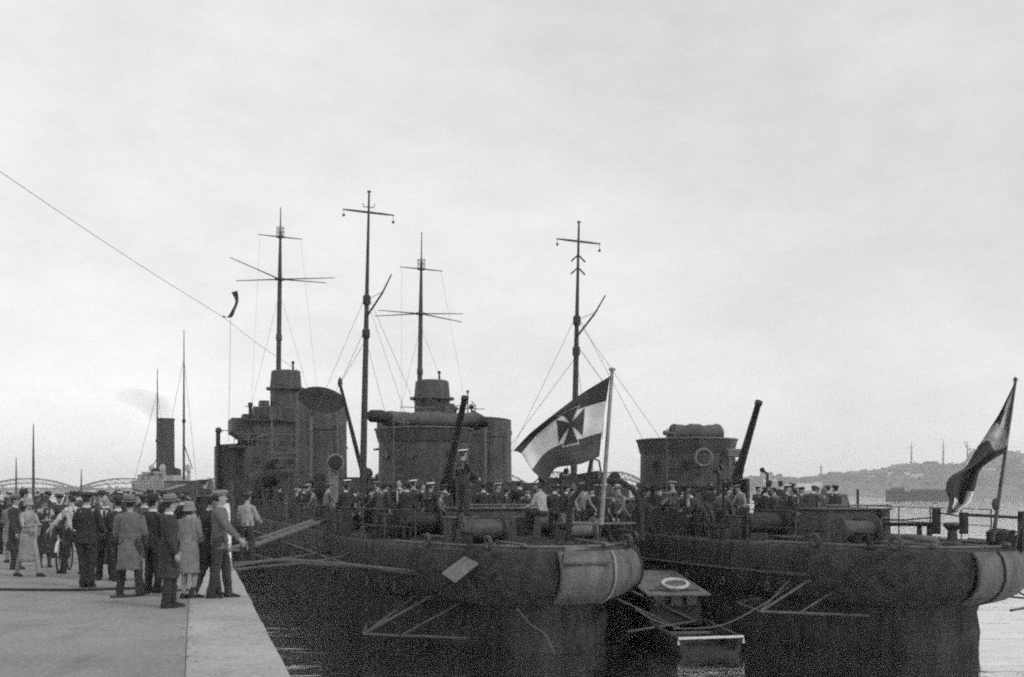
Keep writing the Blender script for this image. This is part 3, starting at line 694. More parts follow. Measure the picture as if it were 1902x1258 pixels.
    b = MB(); b.lathe([(dr * 1.06, 0), (dr * 1.03, 1.62), (dr * 1.07, 1.64), (dr * 1.07, 1.78), (dr * .99, 1.82), (dr * .98, dh - .5)], (dv, dx, DZ + .04), 32, sy=1.15)
    hs = b.build('aft_deckhouse', M_HOUSE, S, smooth=True)
    b = MB(); b.lathe([(dr * 1.0, dh - .5), (dr * 1.07, dh), (dr * 1.05, dh + .03), (dr * 1.05, dh - .02), (.05, dh - .06)], (dv, dx, DZ + .04), 32, sy=1.15); b.build('deckhouse_platform', M_HOUSE, hs, smooth=True)
    b = MB(); b.torus((dv, dx, DZ + .045 + dh), dr * 1.07, .035, Matrix.Diagonal(Vector((1, 1.15, 1))), 36, 6); b.build('platform_rim', M_LIGHTGEAR, hs, smooth=True)
    def wall_pt(a, z_): return Vector((dv + dr * 1.0 * math.sin(a), dx - dr * 1.16 * math.cos(a), DZ + z_))
    for a in (-1.2, -.55, .35, 1.3):
        p = wall_pt(a, dh - .95); Mx = Matrix.Rotation(a, 3, 'Z') @ Matrix.Rotation(R(90), 3, 'X')
        b = MB(); b.torus(p, .17, .035, Mx, 16, 6); b.lathe([(.16, -.03), (.16, .015)], p, 14, 1, M=Mx); b.build('porthole', [M_GEAR, M_GLASS], hs)
    b = MB(); p = wall_pt(.0, .95); b.box(p, (.75, .08, 1.75)); b.box(p + Vector((.3, -.05, 0)), (.06, .05, .12)); b.build('door', M_GEAR, hs)
    b = MB()
    for s_ in (-.18, .18): b.tube([wall_pt(-.85, .1) + Vector((s_, -.12, 0)), wall_pt(-.85, dh + .4) + Vector((s_, -.12, 0))], .02, 6)
    for i in range(11): b.tube([wall_pt(-.85, .3 + i * .3) + Vector((-.18, -.12, 0)), wall_pt(-.85, .3 + i * .3) + Vector((.18, -.12, 0))], .014, 5)
    b.build('ladder', M_LIGHTGEAR, hs)
    # canvas covered gear on platform
    b = MB(); rr = []
    x0, x1, zc, rad = v['canvas']; K = 22
    for i in range(K + 1):
        f_ = i / K; xx = x0 + (x1 - x0) * f_; e_ = min(1, min(f_, 1 - f_) * 9 + .45)
        r_ = rad * e_ * (1 + .09 * math.sin(f_ * 15 + 1) + .05 * math.sin(f_ * 37))
        rr.append([(dv + xx, dx - .1 + 1.2 * r_ * math.cos(a), DZ + zc + r_ * math.sin(a) * (1 if math.sin(a) > 0 else .9)) for a in [2 * math.pi * q_ / 12 for q_ in range(12)]])
    b.loft(rr); b.build('canvas_cover', M_CANVAS, hs, smooth=True)
    if v.get('finder'):
        b = MB(); b.tube([(dv - 2.3, dx - .5, DZ + 4.35), (dv - 2.2, dx - .48, DZ + 4.36), (dv - 1.8, dx - .4, DZ + 4.36), (dv - 1.2, dx - .3, DZ + 4.28)], [.16, .24, .25, .16], 12); b.build('range_finder', M_BLACK, hs, smooth=True); b = MB()
        b.tube([(dv + 1.3, dx - .3, DZ + 4.1), (dv + 2.2, dx - .35, DZ + 4.25), (dv + 2.5, dx - .4, DZ + 4.22)], [.14, .24, .2], 12); b.build('range_finder', M_BLACK, hs, smooth=True)
    b = MB(); b.tube([(dv - 1.1, dx - .6, DZ + dh), (dv - 1.1, dx - .6, DZ + dh + .35)], .05, 8); b.tube([(dv - 1.25, dx - .6, DZ + dh + .3), (dv - .75, dx - .6, DZ + dh + .22)], .09, 8); b.build('sighting_stand', M_GEAR, hs, smooth=True)
    # torpedo tubes
    for tx in (24.5, 36):
        b = MB(); b.lathe([(.9, 0), (.85, .35), (.6, .5), (.6, .62)], (0, tx, DZ + .04), 18); tm = b.build('torpedo_mount', M_GEAR, S, smooth=True)
        for k_ in (-.62, 0, .62):
            b = MB(); b.tube([(k_, tx - 3.6, DZ + .95), (k_, tx - 3.5, DZ + .95), (k_, tx + 3.2, DZ + .95)], [.27, .3, .27], 14); b.build('torpedo_tube', M_HOUSE, tm, smooth=True)
    # main mast
    mv, mx_, mtop, myard = v['mast']
    mv0 = mv - .0
    b = MB(); lean = .35
    def mp_(z_): return Vector((mv + (z_ / 15) * v['mast_lean'], mx_ + z_ * -.02, z_))
    b.tube([mp_(DZ), mp_(4), mp_(mtop * .55), mp_(mtop * .75), mp_(mtop)], [.17, .16, .13, .085, .045], 12)
    for z_ in (mtop * .58, mtop * .68): b.lathe([(.13, -.28), (.19, -.2), (.19, .15), (.1, .25)], mp_(z_), 12)
    b.lathe([(.09, -.03), (.09, .03)], mp_(mtop), 10)
    mast = b.build('main_mast', M_MAST, S, smooth=True)
    yd = MB(); z_ = myard; ylen = v['yard']; yd.tube([mp_(z_) + Vector((ylen * q_, 0, -.05 * q_)) for q_ in (-1, -.6, 0, .6, 1)], [.03, .05, .055, .05, .03], 8)
    for s_ in (-1, 1): yd.ell(mp_(z_) + Vector((s_ * (ylen - .05), 0, -.3 - s_ * .08)), .07, 8); yd.tube([mp_(z_) + Vector((s_ * (ylen - .05), 0, 0)), mp_(z_) + Vector((s_ * (ylen - .05), 0, -.3))], .012, 5)
    yd.build('yard', M_MAST, mast, smooth=True)
    if v.get('small_yard'):
        yd = MB(); z_ = mtop - .75; yd.tube([mp_(z_) + Vector((-.28, 0, .18)), mp_(z_) + Vector((-.26, 0, 0)), mp_(z_) + Vector((.26, 0, 0)), mp_(z_) + Vector((.28, 0, .18))], .025, 6); yd.build('signal_lamp_bar', M_MAST, mast)
    g = MB(); gz_ = mtop * .66; g.tube([mp_(gz_ - .5) + Vector((0, -.1, 0)), mp_(gz_ + .5) + Vector((.55, -1.0, 0)), mp_(gz_ + 1.2) + Vector((.85, -1.6, .1))], [.055, .045, .03], 8); g.tube([mp_(gz_ + .3), mp_(gz_ + .55) + Vector((.55, -1.0, .0))], .014, 5); g.build('gaff', M_MAST, mast, smooth=True)
    g = MB()
    for s_, e_, tz in ((-1, 8.0, .56), (1, 7.5, .56), (-1, 3.5, .7), (1, -3.5, .7)):
        g.tube([mp_(mtop * tz), (s_ * 4.1, mx_ + e_, DZ + .1)], .011, 4)
    g.tube([mp_(mtop * .68), (.3, mx_ - 9.5, DZ + 3.4)], .01, 4); g.build('shrouds', M_STAY, mast)
    if v.get('chevrons'):
        for z_ in (v['chevrons'], v['chevrons'] - .62):
            g = MB(); g.tube([mp_(z_) + Vector((-.36, 0, -.34)), mp_(z_), mp_(z_) + Vector((.36, 0, -.34))], .045, 6); g.build('signal_arm', M_BLACK, mast, smooth=True)
    g = MB(); b_tip = Vector(v['boom_tip']); b_bot = Vector(v['boom_bot']); g.tube([b_bot, b_bot.lerp(b_tip, .5), b_tip], [.1, .11, .07], 10); g.lathe([(.05, -.2), (.12, -.05), (.1, .15), (.02, .3)], b_tip, 10)
    g.tube([b_tip, b_tip + Vector((.0, .4, -2.6))], .015, 4); g.tube([b_tip, mp_(mtop * .6)], .014, 4); g.build('cargo_boom', M_MAST, S, smooth=True)
    # funnels
    for fx_, fw, fz, slope, kk in v['funnels']:
        b = MB(); n = 28; rings = []
        for z_, sc in ((DZ, 1.06), (DZ + 1.2, 1.03), (fz - 1.0, 1.0), (fz - .95, 1.04), (fz - .7, 1.04), (fz - .65, 1.0), (fz, 1.0)):
            rings.append([(kk + fw / 2 * sc * math.cos(a), fx_ + 1.9 * sc * math.sin(a), z_ + (slope * math.sin(a) if z_ > fz - 1.1 else 0)) for a in [2 * math.pi * q_ / n for q_ in range(n)]])
        inner = [[(kk + fw / 2 * sc * math.cos(a), fx_ + 1.9 * sc * math.sin(a), z_ + slope * math.sin(a)) for a in [2 * math.pi * q_ / n for q_ in range(n)]] for sc, z_ in ((.94, fz + .02), (.92, fz - .3), (.3, fz - .34))]
        b.loft(rings + inner[:1], False); fo = b.build('funnel', M_FUNNEL, S, smooth=True)
        b = MB(); b.loft(inner, True); b.build('funnel_mouth', mat('soot and shade', .012, .95), fo, smooth=True)  # shallow cap below the rim, soot and the funnel's inner shade in its colour
        b = MB(); b.tube([(kk - fw * .3, fx_ - 2.0, DZ), (kk - fw * .3, fx_ - 2.0, fz - slope - .2)], .09, 8); b.tube([(kk + fw * .22, fx_ - 2.02, DZ), (kk + fw * .22, fx_ - 2.02, fz - slope - .5)], .06, 8); b.build('steam_pipe', M_LIGHTGEAR, fo, smooth=True)
        b = MB(); b.loft([[(kk + (fw / 2 + .05) * math.cos(a), fx_ + 1.97 * math.sin(a), z_) for a in [2 * math.pi * q_ / n for q_ in range(n)]] for z_ in (DZ + 2.1, DZ + 2.16, DZ + 2.22)], False); b.build('funnel_band', M_LIGHTGEAR, fo, smooth=True)
    # midship deckhouses, lockers, boats, ventilators
    for bx, bv, sx, sy, sz in ((29.5, 1.6, 1.6, 2.5, 1.7), (30.8, -.3, 1.2, 1.6, 2.1), (40.5, 0, 3.0, 2.8, 1.9), (51, 0, 4.6, 5, 2.2), (21.3, -1.6, 1.4, 1.4, 1.1), (20.8, 1.8, 1.1, 1.6, 1.2), (33.5, -2.6, .9, 1.6, 1.3)):
        b = MB(); b.box((bv, bx, DZ + .04 + sz / 2), (sx, sy, sz)); b.box((bv, bx, DZ + .06 + sz), (sx + .08, sy + .08, .05)); b.box((bv, bx - sy / 2 - .02, DZ + sz * .45), (min(.6, sx * .5), .05, sz * .75), mi=1)
        b.build('deck_locker', [M_HOUSE, M_GEAR], S, bevel=.02)
    for vx, vv, vh in v['vents']:
        b = MB(); p = Vector((vv, vx, DZ))
        b.tube([p, p + Vector((0, 0, vh - .35)), p + Vector((0, -.08, vh - .12)), p + Vector((0, -.3, vh)), p + Vector((0, -.38, vh))], [.17, .17, .22, .30, .32], 14)
        q_ = p + Vector((0, -.383, vh)); b.lathe([(.27, 0), (.25, -.12), (.1, -.14)], q_, 14, 1, M=Matrix.Rotation(R(90), 3, 'X') @ Matrix.Diagonal(Vector((1, 1, -1))))
        b.lathe([(.27, -.0), (.26, .01), (.01, .012)], q_, 14, 1, M=Matrix.Rotation(R(90), 3, 'X'))  # black disc across the mouth, painted in for the shaded hollow
        b.build('ventilator_cowl', [M_PALE if vv < -3.3 else M_GEAR, M_BLACK], S, smooth=True)
    for s_ in (-1, 1):
        bt = MB(); K = 10; rr = []
        for i in range(K + 1):
            f_ = i / K * 2 - 1; w_ = .85 * (1 - abs(f_) ** 2.6) + .03; y_ = 38.5 + f_ * 3
            rr.append([(s_ * 3.6 + w_ * math.sin(a), y_, DZ + 2.4 + .25 * f_ * f_ - .75 * math.cos(a) * (w_ / .9 * .5 + .5)) for a in [R(q_) for q_ in (-90, -60, -30, 0, 30, 60, 90)]])
        bt.loft(rr); bo = bt.build('ship_boat', M_GEAR, S, smooth=True)
        for y_ in (36.4, 40.6): b = MB(); b.tube([(s_ * 3.9, y_, DZ), (s_ * 4.1, y_, DZ + 2.6), (s_ * 4.0, y_, DZ + 3.2), (s_ * 3.6, y_, DZ + 3.4)], .06, 8); b.tube([(s_ * 3.6, y_, DZ + 3.4), (s_ * 3.6, y_, DZ + 2.5)], .015, 4); b.build('davit', M_GEAR, bo, smooth=True)
    # bridge
    bx = 60.0; bt_ = v['bridge_top']; tw = v['tower_w']; tv = v['tower_v']
    b = MB(); b.box((0, bx, 2.5 + 1.2), (6.4, 7, 2.4)); b.box((0, bx + .5, 5.9), (5.2, 5.5, 1.9)); br = b.build('bridge_house', M_HOUSE, S, bevel=.05)
    b = MB(); b.box((0, bx, 4.98), (8.4, 6, .12)); b.box((0, bx + .5, 6.92), (6.6, 6.2, .1)); b.build('bridge_deck', M_GEAR, br)
    for s_ in (-1, 1):
        b = MB(); b.add([(s_ * 2.4, bx - 2, 5.04), (s_ * 4.1, bx - 2, 6.1), (s_ * 4.1, bx - 2, 7.1), (s_ * 2.4, bx - 2, 7.1), (s_ * 2.4, bx + 2, 5.04), (s_ * 4.1, bx + 2, 6.1), (s_ * 4.1, bx + 2, 7.1), (s_ * 2.4, bx + 2, 7.1)], [(0, 1, 2, 3), (4, 7, 6, 5), (0, 4, 5, 1), (1, 5, 6, 2), (2, 6, 7, 3), (3, 7, 4, 0)]); b.build('bridge_wing', M_HOUSE, br)
    b = MB(); b.lathe([(tw * .5, 2.5), (tw * .49, bt_ - 1.5), (tw * .62, bt_ - 1.45), (tw * .62, bt_ - 1.3), (tw * .5, bt_ - 1.25), (tw * .46, bt_ - .1), (tw * .4, bt_)], (tv, bx - .4, 0), 22); b.build('conning_tower', M_HOUSE, br, smooth=True)
    for i in range(5):
        b = MB(); b.box((-2.4 + i * 1.2, bx - 3.52, 4.0), (.42, .05, .42)); b.build('window', M_GLASS, br)
    b = MB()
    for s_ in (-1, 1): b.tube([(s_ * 2.2, bx - 3.6, 2.5), (s_ * 1.2, bx - 3.55, 5.0)], .03, 5)
    b.tube([(-4, bx - 2.9, 5.9), (4, bx - 2.9, 5.9)], .03, 5); b.tube([(-3.2, bx - 2.4, 7.9), (3.2, bx - 2.4, 7.9)], .03, 5); b.tube([(-4, bx - 2.9, 5.5), (4, bx - 2.9, 5.5)], .02, 5)
    for i in range(9): b.tube([(-4 + i, bx - 2.9, 5.0), (-4 + i, bx - 2.9, 5.9)], .025, 5)
    b.build('bridge_railing', M_LIGHTGEAR, br)
    b = MB(); b.tube([(tv + .5, bx - .6, bt_), (tv + .5, bx - .6, bt_ + .55)], .07, 8); b.ell((tv + .5, bx - .6, bt_ + .6), .13, 8); b.build('bridge_lamp', M_BLACK, br, smooth=True)
    rb = random.Random(3 + int(v['tower_w'] * 10))
    for k_ in range(26):
        lev = rb.choice([2.5, 5.04, 5.04, 6.97, 6.97]); xx = rb.uniform(-3.6, 3.6) if lev < 6 else rb.uniform(-3.0, 3.0); yy = bx - 2.2 - rb.uniform(0, .6) - (1.6 if lev < 3 else 0); kd = rb.choice('abcd')
        b = MB(); c_ = Vector((xx, yy, lev))
        if kd == 'a': w_, h_ = rb.uniform(.4, 1.0), rb.uniform(.4, 1.3); b.box(c_ + Vector((0, 0, h_ / 2)), (w_, .5, h_)); nm_ = 'flag_locker'
        elif kd == 'b': h_ = rb.uniform(.9, 2.2); b.tube([c_, c_ + Vector((0, 0, h_))], .05, 6); b.ell(c_ + Vector((0, 0, h_)), rb.uniform(.12, .26), 8); nm_ = 'signal_lamp'
        elif kd == 'c': h_ = rb.uniform(.8, 1.5); b.tube([c_, c_ + Vector((0, 0, h_)), c_ + Vector((rb.uniform(-1.2, 1.2), 0, h_ + rb.uniform(-.2, .6)))], .045, 6); nm_ = 'awning_stay'
        else: h_ = rb.uniform(.5, 1.2); b.tube([c_, c_ + Vector((0, 0, h_ - .2)), c_ + Vector((0, -.2, h_))], [.12, .12, .2], 10); nm_ = 'voice_pipe'
        b.build(nm_, rb.choice([M_HOUSE, M_GEAR, M_BLACK, M_LIGHTGEAR]), br)
    # foremast with spreader arms
    fv, fx_, ft, fy_, fs_ = v['fore']
    def fp(z_): return Vector((fv + (z_ - 10) * .012, fx_, z_))
    b = MB(); b.tube([fp(2.5), fp(fs_), fp(fy_), fp(fy_ + .6), fp(ft)], [.24, .17, .1, .06, .035], 12); b.lathe([(.05, -.12), (.42, -.06), (.42, .06), (.05, .12)], fp(fs_), 14); b.lathe([(.05, -.12), (.3, -.06), (.3, .06), (.05, .1)], fp(fy_), 14)
    b.lathe([(.16, -.5), (.25, -.4), (.25, .0), (.14, .2)], fp(fs_ - 4.5), 12)
    fm = b.build('fore_mast', M_MAST, S, smooth=True)
    b = MB(); b.tube([fp(fy_) + Vector((-1.75, 0, .08)), fp(fy_), fp(fy_) + Vector((1.75, 0, -.06))], [.03, .06, .03], 8); b.build('yard', M_MAST, fm)
    for ex_, ez, ey in v['arms']:
        b = MB(); b.tube([fp(fs_), fp(fs_) + Vector((ex_, ey, ez))], [.055, .03], 8); b.build('aerial_arm', M_MAST, fm)
    b = MB()
    for q_ in range(6):
        a = q_ * math.pi / 3; b.tube([fp(fy_) + Vector((.3 * math.cos(a), .3 * math.sin(a), 0)), fp(fy_ + .75) + Vector((.3 * math.cos(a), .3 * math.sin(a), 0))], .022, 5)
    b.torus(fp(fy_ + .75), .3, .022, None, 16, 5); b.torus(fp(fy_ + .4), .3, .018, None, 16, 5); b.build('lookout_cage', M_MAST, fm)
    b = MB()
    for s_ in (-1, 1):
        b.tube([fp(fs_ - 1), (s_ * 3.8, fx_ - 5, 2.6)], .013, 4); b.tube([fp(fy_) + Vector((s_ * 1.6, 0, 0)), (s_ * 2.6, fx_ - 6, 7)], .009, 4)
    b.build('rigging', M_STAY, fm)
    # clutter: canvas bundles, rope coils, reels, rafts, pipes
    rc = random.Random(len(name) + int(v['tower_w'] * 10))
    for k_ in range(34):
        x_ = rc.choice([6.8, 7.8, 8.6, 9.6, 10.4, 11.6, 14.4, 15.0, 19.6, 20.5, 21.8, 23, 26, 27.5, 30.5, 33, 42, 46]) + rc.uniform(-.6, .6); y_ = rc.choice([-1, 1]) * rc.uniform(1.7, min(3.2, bhalf(x_) - .8)); kd = rc.choice('crbpdtt')
        if v['guard_z'] > -1.5 and y_ > 0 and x_ < 14: continue
        b = MB(); c_ = Vector((y_, x_, DZ + .04))
        if kd == 'c':
            rr = []
            for i in range(9):
                f_ = i / 8; r_ = rc.uniform(.32, .44) * (1 - abs(2 * f_ - 1) ** 3 * .7); rr.append([c_ + Vector((-.8 + 1.6 * f_, r_ * math.cos(a), max(-.0, .38 + r_ * math.sin(a)))) for a in [2 * math.pi * q_ / 10 for q_ in range(10)]])
            b.loft(rr); b.build('canvas_bundle', M_CANVAS, S, smooth=True)
        elif kd == 't':
            h_ = rc.uniform(1.2, 2.3); a_ = rc.uniform(-.5, .5)
            b.tube([c_, c_ + Vector((0, 0, h_)), c_ + Vector((a_, -.3, h_ + .12))], [.06, .05, .04], 8); b.box(c_ + Vector((0, 0, .3)), (.35, .3, .6)); b.tube([c_ + Vector((-.3, 0, h_ * .6)), c_ + Vector((.3, 0, h_ * .6))], .03, 6)
            b.ell(c_ + Vector((a_, -.3, h_ + .12)), .1, 8); b.build('winch_post', M_LIGHTGEAR if rc.random() < .3 else M_BLACK, S, smooth=True)
        elif kd == 'r':
            for q_ in range(4): b.torus(c_ + Vector((0, 0, .05 + q_ * .075)), .36 - .02 * q_, .045, None, 18, 6)
            b.build('rope_coil', M_ROPE, S, smooth=True)
        elif kd == 'b':
            b.lathe([(.5, 0), (.5, .05), (.12, .06), (.12, .75), (.5, .76), (.5, .81)], c_ + Vector((-.4, 0, .55)), 18, M=Matrix.Rotation(R(90), 3, 'Y')); b.box(c_ + Vector((0, 0, .28)), (.7, .12, .56)); b.build('cable_reel', M_GEAR, S, smooth=True)
        elif kd == 'p':
            b.lathe([(.16, 0), (.15, .9), (.3, 1.0), (.32, 1.08), (.2, 1.2), (.03, 1.24)], c_, 14); b.build('mushroom_vent', M_LIGHTGEAR, S, smooth=True)
        else:
            b.box(c_ + Vector((0, 0, .35)), (1.0, .6, .7)); b.box(c_ + Vector((0, 0, .72)), (1.06, .66, .05)); b.tube([c_ + Vector((-.3, -.32, .5)), c_ + Vector((.3, -.32, .5))], .02, 5); b.build('deck_box', M_LIGHTGEAR if rc.random() < .4 else M_GEAR, S, bevel=.02)
    for y_, x_, r_, ln_, mm in ((-1.55, 2.7, .36, 1.1, M_GEAR), (1.5, 3.6, .3, .9, M_LIGHTGEAR), (-2.2, 7.4, .42, 1.2, M_BLACK), (1.9, 7.6, .38, 1.0, M_GEAR)) if v['guard_z'] < -1.5 else ((-1.7, 3.0, .34, 1.0, M_GEAR), (-2.3, 7.0, .42, 1.2, M_BLACK)):
        b = MB(); c_ = Vector((y_ - ln_ / 2, x_, DZ + .1 + r_)); MY = Matrix.Rotation(R(90), 3, 'Y')
        b.lathe([(.1, -.06), (r_ * 1.25, -.05), (r_ * 1.25, 0), (r_ * .8, .02), (r_ * .82, ln_ * .5), (r_ * .8, ln_ - .02), (r_ * 1.25, ln_), (r_ * 1.25, ln_ + .05), (.1, ln_ + .06)], c_, 20, M=MY)
        for e_ in (-.08, ln_ + .08): b.box(c_ + Vector((e_, 0, -r_ * .5)), (.08, r_ * 1.6, r_ * 1.2))
        wd = b.build('winch_drum', mm, S, smooth=True)
        b = MB(); b.tube([c_ + Vector((ln_ + .1, 0, 0)), c_ + Vector((ln_ + .25, 0, 0)), c_ + Vector((ln_ + .25, -.1, .35)), c_ + Vector((ln_ + .45, -.1, .35))], .025, 6); b.build('crank_handle', M_LIGHTGEAR, wd)
    # canvas dodgers laced on the rails, mine rails, hose
    for s_, xa, xb in ((-1, 8.5, 13.5), (-1, 15.5, 21.5), (-1, 26, 33)) + (((1, 6, 11),) if v['guard_z'] < -1.5 else ()):
        b = MB(); K = 14; lo_, hi_ = [], []
        for i in range(K + 1):
            x_ = xa + (xb - xa) * i / K; e_ = s_ * (bhalf(x_) - .16 + .03 * math.sin(i * 2.3)); lo_.append((e_, x_, DZ + .12 + .04 * math.sin(i * 1.7))); hi_.append((e_, x_, DZ + .90 - .05 * abs(math.sin(i * 1.57))))
        b.add(lo_ + hi_, [(i, i + 1, K + 2 + i, K + 1 + i) for i in range(K)]); dg_ = b.build('canvas_dodger', mat('tarred canvas', .035, .9, .4, 3, .6, 6), S); sdg = dg_.modifiers.new('t', 'SOLIDIFY'); sdg.thickness = .02
    for s_ in (-1, 1):
        b = MB(); b.tube([(s_ * 1.1, .45, DZ + .16), (s_ * 1.25, 3, DZ + .16), (s_ * 2.3, 8, DZ + .16), (s_ * 2.6, 22, DZ + .16)], .05, 6)
        for x_ in (1.2, 2.4, 3.6): b.box((s_ * 1.2, x_, DZ + .09), (.3, .12, .1))
        b.build('mine_rail', M_LIGHTGEAR, S)
    # railings
    for s_ in (-1, 1):
        railing('railing', edge_pts(3.6, 22, s_, 10), .95, S, DZ + .04, 1.6, (.5, 1.0), .02)
        railing('railing', edge_pts(24, 50, s_, 8), .95, S, DZ + .04, 1.7, (.33, .66, 1.0), .02)
    return S, mast

A_LOC, A_TH = Vector((1.52, 28.0, 0)), R(18)
B_LOC, B_TH = Vector((11.75, 28.0, 0)), R(17)
va = dict(strap=1.15 if True else 0, strap_r=.035, strap_light=True, guard_z=-1.88, hatch=(2.5, 5.2, -.5, .95), gun_v=.12, gun_dir=(.2, -1.9, 3.0), dh_v=.3, dh_top=3.85,
          canvas=(-1.7, 2.5, 4.25, .34), finder=True, mast=(-.12, 28, 16.2, 15.2), mast_lean=.25, yard=1.25, small_yard=True, chevrons=None,
          boom_tip=(-1.3, 27.3, 6.9), boom_bot=(.35, 29.0, 1.6), funnels=[(43.0, 3.0, 7.35, .95, .15)], vents=[(15.6, -3.45, 2.55), (22.4, -3.0, 1.6), (27, 2.4, 2.2), (32.5, .9, 2.4), (34.6, -1.2, 2.2), (46.5, -2.6, 3.0)],
          bridge_top=10.8, tower_w=2.35, tower_v=-.05, fore=(.1, 66, 24.6, 22.2, 18.8), arms=[(-4.0, 1.2, -1.5), (-3.3, -.05, 1.5), (4.6, .6, 1.2), (3.5, -.35, -1.5)])
vb = dict(strap=.45, strap_r=.03, strap_light=False, guard_z=-1.3, hatch=(2.1, 5.0, -.75, .95), gun_v=.02, gun_dir=(-.1, -1.9, 2.85), dh_v=0.05, dh_top=3.45,
          canvas=(-.75, 1.5, 3.76, .36), finder=False, mast=(-.3, 29, 15.0, 14.05), mast_lean=.2, yard=1.15, small_yard=False, chevrons=13.4,
          boom_tip=(.75, 27.3, 6.9), boom_bot=(.35, 29.0, 1.6), funnels=[(46.0, 2.7, 6.4, .25, .25)], vents=[(20.6, -3.2, 1.7), (23.4, 2.9, 1.9), (31, 2.6, 2.2), (33.5, -.4, 2.3), (47, -2.8, 2.6)],
          bridge_top=10.1, tower_w=2.7, tower_v=-.35, fore=(.1, 66, 22.7, 19.7, 16.1), arms=[(-3.2, .35, 1.5), (-4.0, -.6, -1.5), (3.9, .4, 1.5), (3.1, -.7, -1.2)])
SA, mastA = warship('torpedo_boat', 'dark torpedo boat berthed nearest the quay, cross ensign flying over its stern', A_LOC, A_TH, va)
SB, mastB = warship('torpedo_boat', 'dark torpedo boat lying outboard on the right, limp ensign hanging at its stern', B_LOC, B_TH, vb)
MA = Matrix.Translation(A_LOC) @ Matrix.Rotation(A_TH, 4, 'Z'); MBm = Matrix.Translation(B_LOC) @ Matrix.Rotation(B_TH, 4, 'Z')
MAi, MBi = MA.inverted(), MBm.inverted()

# ---- parts one ship has
# hoop frame over the quarterdeck of the near ship
b = MB()
hoop = [MAi @ P(x_, y_, 29.6) for x_, y_ in ((1056, 1006), (1057, 960), (1062, 930), (1078, 908), (1100, 896), (1130, 892), (1156, 896), (1175, 908), (1186, 928), (1191, 955), (1192, 1004))]
b.tube(hoop, .08, 8); b.build('hoop_frame', M_BLACK, SA, smooth=True)
b = MB(); b.tube([MAi @ P(1060, 974, 29.6), MAi @ P(1180, 972, 29.6)], .035, 6); b.tube([MAi @ P(1125, 893, 29.6), MAi @ P(1170, 960, 29.6)], .03, 6); b.build('hoop_crossbar', M_LIGHTGEAR, SA)
# flagstaffs
b = MB(); s0, s1 = MAi @ P(1117, 975, 29.2), MAi @ P(1137, 690, 28.6); b.tube([s0, s1], [.06, .045], 10); b.lathe([(.04, 0), (.09, .03), (.09, .07), (.02, .1)], s1, 12); fsA = b.build('flagstaff', M_PALE, SA, smooth=True)
b = MB(); s0, s1 = MBi @ P(1844, 1005, 28.4), MBi @ P(1886, 708, 28.2); b.tube([s0, s1], [.05, .035], 10); b.lathe([(.03, 0), (.07, .03), (.02, .1)], s1, 12)
b.ell(MBi @ P(1849, 937, 28.4), (.09, .09, .16), 10); fsB = b.build('flagstaff', M_GEAR, SB, smooth=True)
# stern rail of the outer ship
b = MB()
for x_, yb, yt, Y in ((1637, 996, 945, 32), (1739, 992, 944, 30), (1790, 992, 952, 29), (1899, 1025, 950, 29)):
    b.box(MBi @ P(x_, (yb + yt) / 2, Y), (.16, .16, (yb - yt) / F * Y))
b.tube([MBi @ P(1790, 956, 29), MBi @ P(1899, 962, 29)], .04, 6); b.tube([MBi @ P(1899, 960, 29), MBi @ P(1884, 1022, 28.6)], .035, 6); b.tube([MBi @ P(1637, 974, 32), MBi @ P(1739, 974, 30)], .055, 6)
b.tube([MBi @ P(1637, 964, 32), MBi @ P(1680, 966, 31), MBi @ P(1739, 961, 30)], .02, 6); b.tube([MBi @ P(1739, 952, 30), MBi @ P(1790, 960, 29)], .02, 6)
b.build('stern_rail', M_BLACK, SB)
b = MB(); b.lathe([(.0, 0), (.3, .02), (.32, .3), (.2, .38), (.0, .4)], MBi @ P(1855, 1010, 29.3), 14); b.build('smoke_float', M_BLACK, SB, smooth=True)
b = MB()
for x_, y_, Y in ((1720, 1012, 28.7), (1012, 1022, 28.2)):
    pass
rr = []
for f_ in range(9):
    t_ = f_ / 8; c_ = MBi @ P(1668 + 72 * t_, 996 + 14 * t_ * t_, 28.9 - .2 * t_); r_ = .05 + .13 * t_ ** 1.5 * (1 if t_ < .95 else .6)
    rr.append([c_ + Vector((0, r_ * math.cos(a), r_ * math.sin(a))) for a in [2 * math.pi * q_ / 10 for q_ in range(10)]])
b.loft(rr); b.build('fairlead_chute', M_LIGHTGEAR, SB, smooth=True)
# paler sloping plate on the near ship's stern
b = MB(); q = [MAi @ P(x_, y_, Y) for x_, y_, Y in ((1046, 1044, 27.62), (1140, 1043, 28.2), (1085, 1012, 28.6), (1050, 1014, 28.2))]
b.add([*q, *[p + Vector((0, .03, -.06)) for p in q]], [(0, 1, 2, 3), (4, 7, 6, 5), (0, 4, 5, 1), (1, 5, 6, 2), (2, 6, 7, 3), (3, 7, 4, 0)]); b.build('stern_apron', M_STERN, SA)
